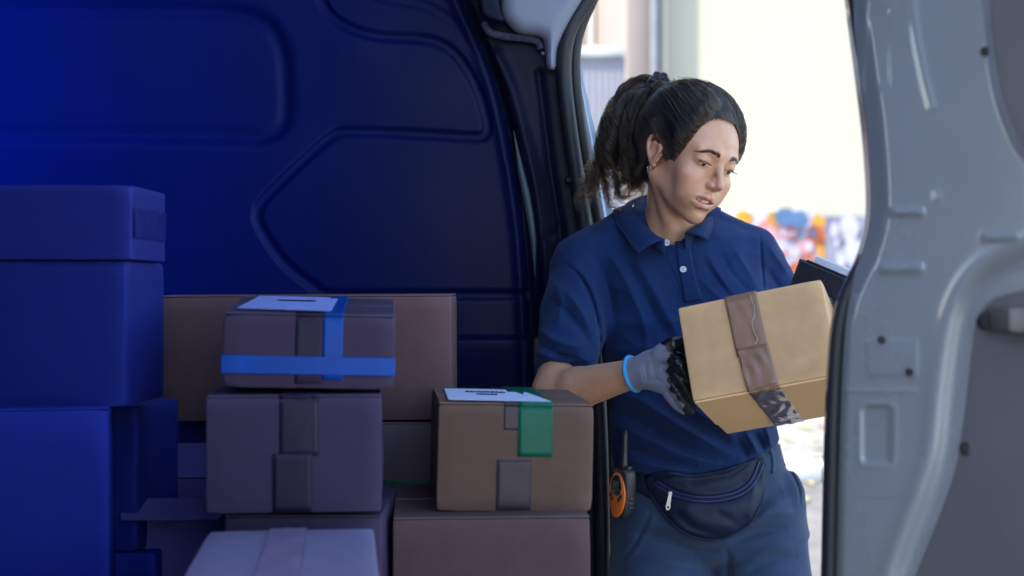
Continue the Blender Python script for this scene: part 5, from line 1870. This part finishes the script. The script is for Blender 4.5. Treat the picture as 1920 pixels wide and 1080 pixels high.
def trs_sdf(P, wrinkles=True):
    d = loft_z(P, TR_ROWS)
    for k_, hip, fx in ((kR, W(1243, 985, 2.73), 0), (kL, W(1412, 985, 2.73), 0)):
        ank = np.array([k_[0] + (-.01 if k_ is kR else .02), 2.74, .06])
        d = smin(d, axis_loft(P, [hip, W(0, 1100, 2.70) * np.array([0, 1, 1]) + np.array([(hip[0] + k_[0]) / 2, 0, 0]), k_, ank], [.100, .097, .080, .060], [.105, .10, .08, .062], (0, 1, 0)), .014)
    # gaping side pocket
    d = smin(d, s_ell(P, W(1478, 928, 2.70), (.028, .035, .045)), .02)
    d = smax(d, ZC * 0 + (.055 - P[:, 2]), .004)
    if wrinkles:
        d = d - 1.9 * fold_field(P, TR_FOLDS, 2.76)
        d = d - .0016 * waves(P, 13, 7, 50, (.7, .4, 1)) - .0018 * (1 - 1.8 * np.abs(waves(P, 15, 5, 70, (.5, .3, 1)))) - .0006 * waves(P, 14, 7, 130, (.6, .4, 1))
    return d
Vt, Ft = surfnets(trs_sdf, (.10, 2.54, .04), (.66, 2.90, 1.02), .0060, relax=2)
Vt, Ft = refine(trs_sdf, Vt, Ft, (Vt[:, 1] < 2.76) & (Vt[:, 2] > .66), 1, .003)
trousers = big_mesh('trousers', Vt, Ft, M_trs, person)
def seam(name, pts, sdf, off, r, mat, parent, n=40):
    q = sm2(pts, n)
    P = front_hit(sdf, q[:, 0], q[:, 1], off)
    V, Fc = tube(P, r, 6)
    return mesh_obj(name, V, Fc, mat, parent, keep=True)
M_trs_d = node_mat('twill_thread', (.03, .055, .11), .8, var=0)
stitches('stitching', [(1196, 940), (1188, 985), (1172, 1022), (1160, 1034)], trs_sdf, .0006, 30, M_trs_d, trousers)
stitches('stitching', [(1204, 944), (1196, 988), (1180, 1026), (1164, 1042)], trs_sdf, .0006, 30, M_trs_d, trousers)
stitches('stitching', [(1464, 872), (1480, 886), (1492, 912), (1495, 940)], trs_sdf, .0006, 24, M_trs_d, trousers)
ribbon('belt_loop', [(1440, 838), (1446, 862), (1446, 890)], [(1449, 836), (1455, 860), (1455, 888)], trs_sdf, .0045, 14, 5, M_trs, trousers)
ribbon('waistband', [(1418, 862), (1440, 850), (1464, 832)], [(1426, 892), (1448, 884), (1466, 872)], trs_sdf, .0022, 26, 8, M_trs, trousers)

# shoes on the ground, below the frame
for k_, s in ((kR, -1), (kL, 1)):
    ax_ = k_[0] + (-.01 if s < 0 else .02)
    fn2 = lambda P, ax_=ax_: smax(smin(s_ell(P, (ax_, 2.67, .045), (.046, .13, .05)), s_cap(P, (ax_, 2.745, .06), (ax_, 2.745, .10), .045, .045), .03), .003 - P[:, 2], .006)
    Vq, Fq = surfnets(fn2, (ax_ - .07, 2.5, -.02), (ax_ + .07, 2.85, .18), .008, relax=1)
    big_mesh('shoe', Vq, Fq, node_mat('black_shoe', (.02, .02, .022), .5), person)
# ------------------------------------------------------------------ held carton
pTL = np.array([1278., 577.]); 
CS = 2.215
d_ = lambda dx, dy, dz: np.array([dx, dz, -dy]) / F * CS       # pixels at the carton's distance -> metres
e1v, e2v, e3v = d_(257, -55, -71), d_(22, 175, -56), d_(117, 96, 349)
def orth(a, b, c):
    a = a / np.linalg.norm(a); b = b - a * (a @ b); b /= np.linalg.norm(b)
    c = c - a * (a @ c) - b * (b @ c); return a, b, c / np.linalg.norm(c)
la, lb, lc = np.linalg.norm(e1v), np.linalg.norm(e2v), np.linalg.norm(e3v)
ux, udn, ub = orth(e1v, e2v, e3v)
uz = -udn
CW, CH, CD = la, lb * .985, lc * .95
BL = W(1299, 752, CS - .02)
held = bpy.data.objects.new('carton', None)
link(held, None, 'tan carton with brown tape held in her gloved hands', 'carton')
held.matrix_world = Matrix(((ux[0], ub[0], uz[0], BL[0]), (ux[1], ub[1], uz[1], BL[1]), (ux[2], ub[2], uz[2], BL[2]), (0, 0, 0, 1)))
held.location = BL
held.rotation_euler = Matrix(((ux[0], ub[0], uz[0]), (ux[1], ub[1], uz[1]), (ux[2], ub[2], uz[2]))).to_euler()
M_card_h = node_mat('tan_cardboard', (.53, .318, .160), .75, var=.06, scale=40, bump=.07, bscale=220, spec=.22)
scuff(M_card_h, (.50, .315, .150))
def shift(V, dx): return [(x + dx, y, z) for x, y, z in V]
bm = soft_box(CW, CD, CH, .0016, n=11, rnd=.0032, seed=31)
for v in bm.verts: v.co.x += CW / 2
bm_obj('body', bm, M_card_h, held, smooth=True, angle=35)
# bottom flaps: outer pair meets under the tape; one inner edge shows as a slit
for k, (ya, yb) in enumerate(((.002, CD * .62), (CD * .62 + .0025, CD - .002))):
    bm = bmesh.new()
    bm_box(bm, .002, CW - .002, ya, yb, -.0034, -.0004, .0008, 1)
    for v in bm.verts:
        t = (v.co.y - ya) / (yb - ya)
        if k == 0: v.co.z -= .0035 * t * t * (1 - v.co.x / CW)
    bm_obj('bottom_flap', bm, M_card_h, held, smooth=True, angle=35)
bm = bmesh.new(); bm_box(bm, .0005, CW * .55, CD * .62 + .0003, CD * .62 + .0022, -.0030, .004)
bm_obj('flap_gap', bm, M_slit, held)
M_tape_h = node_mat('tan_packing_tape', (.22, .11, .06), .30, var=.10, scale=25, bump=.30, bscale=40, spec=.6, bdist=.003)
M_tape_g = node_mat('glossy_packing_tape', (.15, .085, .055), .12, var=.2, scale=40, bump=.25, bscale=40, spec=.7, bdist=.003)
xt = CW * (1406 - 1290) / 262; tw = CW * 58 / 262
V, Fq = tape_mesh([(.05, CH + .0015), (.003, CH + .0015), (-.0022, CH - .004), (-.0022, CH * .36)], xt, tw, 41, wr=.0006, nx=15)
V = [(x + .006 * (1 - z / CH), y, z) for x, y, z in V]
o = mesh_obj('tape', V, Fq, M_tape_h, held); md = o.modifiers.new('thickness', 'SOLIDIFY'); md.thickness = .0004; md.offset = -1
V, Fq = tape_mesh([(-.0030, CH * .44), (-.0030, .004), (-.0005, -.0020)], xt, tw * .97, 42, wr=.0012, nx=15)
V = [(x + .012 * (1 - z / CH) - .002, y, z) for x, y, z in V]
o = mesh_obj('tape', V, Fq, M_tape_h, held); md = o.modifiers.new('thickness', 'SOLIDIFY'); md.thickness = .0004; md.offset = -1
V, Fq = tape_mesh([(-.0005, -.0030), (.004, -.0042), (CD * .5, -.0050), (CD - .004, -.0044)], xt, tw * .97, 43, wr=.0016, nx=21, sub=16)
V = [(x + .012, y, z) for x, y, z in V]
o = mesh_obj('tape', V, Fq, M_tape_g, held); md = o.modifiers.new('thickness', 'SOLIDIFY'); md.thickness = .0004; md.offset = -1
# creases that catch the light along the front tape
M_crease = node_mat('tape_crease', (.36, .25, .18), .2, var=0, spec=.9)
for pts in ([(.008, .995), (.012, .80), (.004, .66), (.008, .50), (.002, .44)], [(-.024, .42), (-.020, .30), (-.022, .18), (-.012, .04)]):
    P = catmull([(xt + a + .006, -.0044, CH * z) for a, z in pts], 30)
    P[:, 0] += .0006 * np.sin(np.arange(30) * 1.1)
    V, Fc = tube(P, .0007, 6, flat=.5)
    mesh_obj('tape_crease', V, Fc, M_crease, held)

# ------------------------------------------------------------------ gloves
M_knit = cloth_mat('grey_knit', (.14, .15, .21), (.24, .25, .33), 1000, sheen=.1, wstr=.6)
M_coat = node_mat('black_latex', (.010, .011, .014), .26, var=.2, scale=60, bump=.35, bscale=120)
M_cuff = node_mat('cyan_binding', (.02, .30, .62), .6, var=.05)
Hd = lambda px, py, Y: W(px, py, Y)
fing = []
# index .. little: knuckle, two joints, tip; they hook round the hidden left face of the carton
base = [(1254, 671, 2.288), (1256, 690, 2.294), (1252, 708, 2.303), (1244, 722, 2.314)]
mid1 = [(1275, 684, 2.268), (1275, 710, 2.276), (1268, 731, 2.288), (1257, 743, 2.303)]
mid2 = [(1290, 712, 2.276), (1289, 737, 2.285), (1281, 754, 2.296), (1269, 759, 2.310)]
tip_ = [(1303, 737, 2.300), (1302, 757, 2.306), (1294, 769, 2.314), (1283, 769, 2.324)]
rad_ = [(.0112, .0105, .0096, .0085), (.0115, .0108, .0098, .0086), (.0112, .0104, .0095, .0083), (.0100, .0092, .0084, .0074)]
FING = [catmull([Hd(*q) for q in (base[i], mid1[i], mid2[i], tip_[i])], 10) for i in range(4)]
rad_ = [np.interp(np.linspace(0, 3, 10), [0, .8, 1, 1.3, 2, 3], [r[0] * 1.04, r[1] * .97, r[1] * 1.06, r[1] * .97, r[2], r[3]]) for r in rad_]
THUMB = catmull([Hd(1222, 680, 2.312), Hd(1246, 656, 2.290), Hd(1268, 644, 2.284), Hd(1290, 654, 2.296)], 9)
def glove_sdf(P):
    d = axis_loft(P, [Hd(1186, 702, 2.345), Hd(1222, 693, 2.325)], [.0285, .0275], [.0292, .023], (0, 1, 0))
    cutn = (Hd(1222, 693, 2.325) - Hd(1186, 702, 2.345)); cutn /= np.linalg.norm(cutn)
    d = smax(d, -((P - Hd(1187, 701, 2.345).astype(np.float32)) @ cutn.astype(np.float32)), .002)
    # palm: wrist end to knuckles, flat in depth
    d = smin(d, axis_loft(P, [Hd(1222, 693, 2.322), Hd(1240, 694, 2.312), Hd(1256, 697, 2.302)], [.030, .035, .034], [.019, .0165, .0135], (0, 1, 0)), .012)
    for i in range(4):
        d = smin(d, s_chain(P, FING[i], rad_[i], .0006), .0022)
    d = smin(d, s_chain(P, THUMB, np.interp(np.arange(9), [0, 3, 6, 8], (.0165, .0135, .0118, .0100)), .0006), .007)
    # knit wrinkles across the back
    u, v = uv_of(P)
    back = fold_field(P, [([(1208, 676), (1212, 700), (1216, 722)], -.0018, 3), ([(1222, 668), (1226, 690), (1230, 716)], -.0016, 3.5), ([(1232, 664), (1238, 680), (1236, 700)], .0015, 4),
                          ([(1215, 716), (1232, 712), (1246, 720)], -.002, 4), ([(1196, 682), (1200, 700), (1206, 722)], .0012, 3)], 2.33)
    return d - back
Vg, Fg = surfnets(glove_sdf, (.18, 2.22, 1.02), (.33, 2.40, 1.19), .0022, relax=2)
# the dip reaches the finger joints and the thumb; its edge is uneven
cen = Vg[Fg].mean(1)
u, v = uv_of(cen)
edge = np.interp(v, [630, 645, 660, 672, 690, 710, 730, 745, 760], [1236, 1240, 1256, 1252, 1251, 1252, 1256, 1268, 1282]) + 2.5 * np.sin(v * .35)
mi = ((u > edge)).astype(int)
glove = big_mesh('glove', Vg, Fg, [M_knit, M_coat], person, midx=mi)
ang = np.linspace(0, 2 * math.pi, 40, endpoint=False)
ctr = Hd(1187, 701, 2.345)
cutn = (Hd(1222, 693, 2.325) - Hd(1186, 702, 2.345)); cutn /= np.linalg.norm(cutn)
a1 = np.cross(cutn, [0, 1, 0]); a1 /= np.linalg.norm(a1); a2 = np.cross(cutn, a1)
tilt = np.array([0, 0, 0])
ringp = [ctr + a1 * math.cos(q) * .0288 + a2 * math.sin(q) * .0300 + cutn * (.000 + .002 * math.sin(q)) for q in ang]
V, Fc = tube(ringp, .0034, 8, closed=True)
mesh_obj('cuff', V, Fc, M_cuff, glove, keep=True)

# left hand: gloved, round the far side of the carton, hidden behind it and the door
LH = np.array(WR_L)
rx = BL + ux * (CW + .004)
def onbox(x, y, z): return BL + ux * x + ub * y + uz * z
LB = onbox(CW + .022, CD * .92, CH * .40)
LK = onbox(CW + .020, CD * .62, CH * .45)
LF = [[LK + uz * (.030 - .02 * i), onbox(CW + .022, CD * .47, CH * .50 + .028 - .021 * i), onbox(CW + .016, CD * .35, CH * .52 + .026 - .021 * i), onbox(CW + .011, CD * .27, CH * .52 + .024 - .021 * i)] for i in range(4)]
LF = [catmull(q, 10) for q in LF]
LT = [LB + uz * .02, onbox(CW + .012, CD * .80, CH * .72), onbox(CW + .006, CD * .68, CH * .9), onbox(CW - .004, CD * .60, CH + .010)]
def gloveL_sdf(P):
    d = s_cap(P, WR_L, LB, .026, .024)
    d = smin(d, s_cap(P, LB + uz * .012, LK + uz * .014, .018, .015), .012)
    d = smin(d, s_cap(P, LB - uz * .012, LK - uz * .020, .018, .015), .012)
    for i in range(4): d = smin(d, s_chain(P, LF[i], rad_[i], .0006), .003)
    return smin(d, s_chain(P, LT, (.0150, .0130, .0112, .0095), .005), .008)
allp = np.vstack([WR_L, LB, LK] + list(LF) + [np.array(LT)])
Vg, Fg = surfnets(gloveL_sdf, allp.min(0) - .04, allp.max(0) + .04, .0034, relax=2)
cen = Vg[Fg].mean(1)
mi = ((cen - LK) @ ub < .008).astype(int)
big_mesh('glove', Vg, Fg, [M_knit, M_coat], person, midx=mi)

# ------------------------------------------------------------------ tablet in a folding case, tucked between arm and carton
t0 = W(1512, 486, 2.42); 
tx = W(1612, 528, 2.33) - t0; tx /= np.linalg.norm(tx)
tz = W(1478, 545, 2.44) - t0; tz -= tx * (tx @ tz); tz /= np.linalg.norm(tz)        # down
ty = np.cross(tx, tz)                                                             # thickness
if ty[1] > 0: ty = -ty
tab = bpy.data.objects.new('tablet', None)
link(tab, None, 'white tablet in an open black folding case tucked behind the carton', 'tablet')
tab.location = t0
tab.rotation_euler = Matrix(((tx[0], ty[0], tz[0]), (tx[1], ty[1], tz[1]), (tx[2], ty[2], tz[2]))).to_euler()
M_case = node_mat('black_case', (.018, .018, .026), .48, var=.15, scale=40, bump=.2, bscale=260)
M_alu = node_mat('white_aluminium', (.72, .73, .77), .3, var=.03)
hand = 1 if np.linalg.det(np.stack([tx, ty, tz], 1)) > 0 else -1
def tb_(name, x0, x1, y0, y1, z0, z1, m, bev, parent=tab):
    return box_obj(name, x0, x1, y0, y1, z0, z1, m, parent, bevel=bev, seg=3)
tb_('case_front', 0, .17, .010, .0135, 0.004, .15, M_case, .0015)
tb_('case_spine', -.0045, -.0005, -.006, .0125, 0.002, .15, M_case, .0015)
tb_('case_back', 0, .17, -.0045, -.0015, 0.000, .15, M_case, .0012)
tb_('tablet_body', .012, .168, -.0125, -.0050, -.0120, .148, M_alu, .0028)
tb_('fold_ridge', .060, .0625, .0136, .0150, .006, .148, M_case, .0006)
if hand < 0:
    pass

# ------------------------------------------------------------------ waist bag
bag = empty('waist_bag', W(1330, 940, 2.58), 'navy waist bag with a curved zip worn over her trousers', 'bag')
out = [(1205, 893), (1250, 882), (1300, 888), (1350, 880), (1400, 866), (1426, 856), (1434, 872), (1436, 905), (1428, 945), (1408, 980), (1375, 1004), (1335, 1014), (1296, 1006), (1262, 985), (1236, 955), (1215, 922)]
O = sm2(out + [out[0]], 121)[:-1]
cP = np.array([1330, 935.])
both_sdf = lambda P: np.minimum(trs_sdf(P), shirt_sdf(P))
nr_ = 34
rr_ = np.linspace(0.0, 1, nr_) ** .8
U = cP[0] + (O[None, :, 0] - cP[0]) * rr_[:, None]; Vv = cP[1] + (O[None, :, 1] - cP[1]) * rr_[:, None]
baseP = front_hit(both_sdf, U, Vv, .001)
# a pouch spans hollows: smooth the base depth
Yb = baseP[..., 1].copy()
Yb = np.minimum(Yb, 2.66)
for _ in range(30):
    Yn = Yb.copy()
    Yn[1:-1] = (Yb[:-2] + Yb[2:] + np.roll(Yb, 1, 1)[1:-1] + np.roll(Yb, -1, 1)[1:-1]) / 4
    Yb = np.minimum(Yn, baseP[..., 1])
th = .028 * np.sqrt(np.clip(1 - rr_ ** 3.2, 0, 1))[:, None] * (0.62 + .38 * sstep(880, 960, Vv))
Pf = np.stack([U, Vv], -1).reshape(-1, 2)
wr = np.zeros(len(Pf))
for pts, amp, w in [([(1300, 905), (1345, 912), (1395, 895)], -.003, 9), ([(1260, 900), (1310, 908), (1380, 900)], .003, 9), ([(1350, 965), (1385, 985), (1400, 975)], -.004, 9), ([(1290, 960), (1330, 985), (1370, 988)], .003, 12),
                    ([(1405, 905), (1416, 930), (1405, 965)], .004, 8), ([(1270, 965), (1300, 990), (1340, 1003)], -.003, 8), ([(1420, 880), (1424, 910), (1418, 940)], -.003, 6),
                    ([(1226, 903), (1262, 924), (1300, 934), (1345, 934), (1388, 922), (1412, 902), (1426, 868)], -.006, 7)]:
    wr += amp * np.exp(-(seg_dist(Pf[:, 0], Pf[:, 1], sm2(pts, 20)) / w) ** 2)
Yo = Yb - th - wr.reshape(U.shape) - .0012 * np.sin(U * .05 + np.sin(Vv * .06) * 2) * (1 - rr_[:, None] ** 4)
bagY = Yo
Pb = np.stack([(U - 960) / F * Yo, Yo, ZC - (Vv - 540) / F * Yo], -1)
nO = len(O)
I = np.arange(nr_ * nO).reshape(nr_, nO)
Fq = np.stack([I[:-1], np.roll(I[:-1], -1, 1), np.roll(I[1:], -1, 1), I[1:]], -1).reshape(-1, 4)
big_mesh('pouch', Pb.reshape(-1, 3), Fq[:, ::-1] if False else Fq, M_nylon, bag)
def on_bag(px, py, off):
    px, py = np.asarray(px, float), np.asarray(py, float)
    res = []
    for a, b in zip(px, py):
        k = np.argmin((U - a) ** 2 + (Vv - b) ** 2)
        w_ = 1 / (((U - a) ** 2 + (Vv - b) ** 2).ravel() + 4) ** 2
        idx = np.argpartition(-w_, 6)[:6]
        Y = (bagY.ravel()[idx] * w_[idx]).sum() / w_[idx].sum() - off
        res.append(W(a, b, Y))
    return np.array(res)
zl = sm2([(1228, 905), (1262, 925), (1300, 935), (1345, 935), (1386, 924), (1411, 903), (1426, 868)], 60)
def smoothP(P, n=4):
    for _ in range(n): P[1:-1] = (P[:-2] + 2 * P[1:-1] + P[2:]) / 4
    return P
for dy, r, nm, m in ((-4, .0035, 'zip_tape', M_zip), (4, .0035, 'zip_tape', M_zip), (0, .0022, 'zip_teeth', M_thread)):
    T_ = np.gradient(zl, axis=0); T_ /= np.linalg.norm(T_, axis=1)[:, None]
    q = zl + np.stack([-T_[:, 1], T_[:, 0]], 1) * dy
    P = smoothP(on_bag(q[:, 0], q[:, 1], .002))
    V, Fc = tube(P, r, 8, flat=.8)
    mesh_obj(nm, V, Fc, m, bag, keep=True)
# zip puller
pz = on_bag([1256], [927], .010)[0]
M_pull = node_mat('zip_metal', (.34, .32, .29), .4, metal=.9, var=.15, scale=80)
bm = bmesh.new(); bm_box(bm, -.0042, .0042, -.003, .003, -.003, .006, .0014)
for v in bm.verts: v.co += Vector(pz)
sl_ = bm_obj('zip_slider', bm, M_pull, bag, keep=True, smooth=True, angle=50)
bm = bmesh.new()
outl = [(-.0026, 0), (.0026, 0), (.0036, -.018), (.0045, -.023), (.0030, -.028), (0, -.0295), (-.0030, -.028), (-.0045, -.023), (-.0036, -.018)]
hole = [(.0022 * math.cos(a), -.0238 + .0022 * math.sin(a)) for a in np.linspace(0, 2 * math.pi, 10, endpoint=False)]
ov = [bm.verts.new((x, 0, z)) for x, z in outl]; hv = [bm.verts.new((x, 0, z)) for x, z in hole]
es = [bm.edges.new((a, b)) for a, b in zip(ov, ov[1:] + ov[:1])] + [bm.edges.new((a, b)) for a, b in zip(hv, hv[1:] + hv[:1])]
bmesh.ops.triangle_fill(bm, use_beauty=True, edges=es)
ex_ = bmesh.ops.extrude_face_region(bm, geom=bm.faces[:])
for v in [g for g in ex_['geom'] if isinstance(g, bmesh.types.BMVert)]: v.co.y -= .0014
mm = Matrix.Translation(Vector(pz) + Vector((0, -.0035, .001))) @ Matrix.Rotation(R(10), 4, 'Y') @ Matrix.Rotation(R(-4), 4, 'X')
for v in bm.verts: v.co = mm @ v.co
bm_obj('zip_puller', bm, M_pull, bag, keep=True)
# strap and edge piping
ribbon('strap', [(1160, 880), (1190, 886), (1222, 896)], [(1164, 910), (1192, 922), (1226, 940)], both_sdf, .004, 22, 8, M_nylon, bag)
ribbon('strap', [(1392, 872), (1418, 858), (1432, 850)], [(1398, 886), (1422, 880), (1440, 876)], both_sdf, .005, 18, 6, M_nylon, bag)
low = sm2([(1215, 922), (1236, 955), (1262, 985), (1296, 1006), (1335, 1014), (1375, 1004), (1408, 980), (1428, 945)], 50)
k_in = cP + (low - cP) * .985
V, Fc = tube(smoothP(on_bag(k_in[:, 0], k_in[:, 1], .003)), .0022, 8)
mesh_obj('piping', V, Fc, M_nylon, bag, keep=True)

# ------------------------------------------------------------------ two-way radio on her hip
radio = empty('two_way_radio', W(1166, 970, 2.60), 'black and orange two-way radio clipped at her hip', 'radio', rot=(R(2), R(5), R(-48)))
M_rb = node_mat('black_plastic', (.014, .014, .018), .42, var=.1, bump=.05, bscale=300)
M_ro = node_mat('orange_plastic', (.62, .13, .012), .42, var=.05)
M_scr = node_mat('radio_screen', (.012, .012, .016), .12, var=0)
M_lcd = node_mat('lcd', (.05, .045, .035), .3, var=0)
HB = .092
bm = bmesh.new()
prof = []
for k in range(28):
    a = 2 * math.pi * k / 28
    ca, sa = math.cos(a), math.sin(a)
    prof.append((.024 * math.copysign(abs(ca) ** .62, ca), .016 * math.copysign(abs(sa) ** .62, sa)))
zs = [(0, .55), (.003, .74), (.010, .88), (.028, .97), (.055, 1.0), (.075, .98), (.086, .90), (.0905, .80), (.092, .6)]
rings = [[bm.verts.new((x * s, y * (.75 + .25 * s), z)) for x, y in prof] for z, s in zs]
for a_, b_ in zip(rings[:-1], rings[1:]):
    for k in range(28): bm.faces.new((a_[k], a_[(k + 1) % 28], b_[(k + 1) % 28], b_[k]))
bm.faces.new(rings[0][::-1]); bm.faces.new(rings[-1])
bm_obj('case', bm, M_rb, radio, smooth=True, angle=50)
def oval(name, cx_, cz, rx_, rz, y0, y1, mat, parent, n=32, egg=0.0):
    bm = bmesh.new()
    rg = []
    for y, s in ((y0, 1), (y1 + .0008, 1), (y1, .95)):
        rg.append([bm.verts.new((cx_ + rx_ * s * math.cos(a) * (1 + egg * math.sin(a)), y, cz + rz * s * math.sin(a))) for a in np.linspace(0, 2 * math.pi, n, endpoint=False)])
    for a_, b_ in zip(rg[:-1], rg[1:]):
        for k in range(n): bm.faces.new((a_[k], a_[(k + 1) % n], b_[(k + 1) % n], b_[k]))
    bm.faces.new(rg[-1]); bm.faces.new(rg[0][::-1])
    return bm_obj(name, bm, mat, parent, smooth=True, angle=40)
face = oval('faceplate', 0, .044, .0195, .0415, -.010, -.0178, M_ro, radio)
oval('screen', 0, .062, .0128, .0195, -.0170, -.0186, M_scr, face)
box_obj('lcd_panel', -.007, .006, -.0191, -.0187, .058, .070, M_lcd, face)
for x, z, r in ((.0125, .043, .0042), (.0075, .036, .0040), (-.0125, .043, .0042), (-.0085, .036, .0036), (0, .047, .0040)):
    oval('button', x, z, r * .75, r, -.017, -.0196, M_rb, face, n=14)
hb = bmesh.new()
for i in range(5):
    for j in range(7):
        x, z = -.0088 + i * .0044, .008 + j * .0038
        if (x / .015) ** 2 + ((z - .044) / .039) ** 2 > .92: continue
        bmesh.ops.create_cone(hb, cap_ends=True, segments=8, radius1=.0007, radius2=.0007, depth=.001, matrix=Matrix.Translation((x, -.0178, z)) @ Matrix.Rotation(R(90), 4, 'X'))
bm_obj('speaker_holes', hb, M_hole, face)
V, Fc = tube([(-.004, .004, z) for z in (.088, .094, .10, .13, .155, .160)], [.0085, .0085, .0068, .0056, .0050, .0034], 14)
mesh_obj('antenna', V, Fc, M_rb, radio)
bm = bmesh.new(); bm_box(bm, .008, .016, -.006, .006, .090, .097, .0015)
bm_obj('volume_knob', bm, M_rb, radio, smooth=True, angle=40)
for z in (.02, .028, .036):
    bm = bmesh.new(); bm_box(bm, .0215, .0248, -.008, .008, z, z + .0045, .001)
    bm_obj('grip_rib', bm, M_rb, radio, smooth=True, angle=40)
bm = bmesh.new(); bm_box(bm, -.008, .008, .014, .022, .03, .085, .002)
bm_obj('belt_clip', bm, M_rb, radio, smooth=True, angle=40)
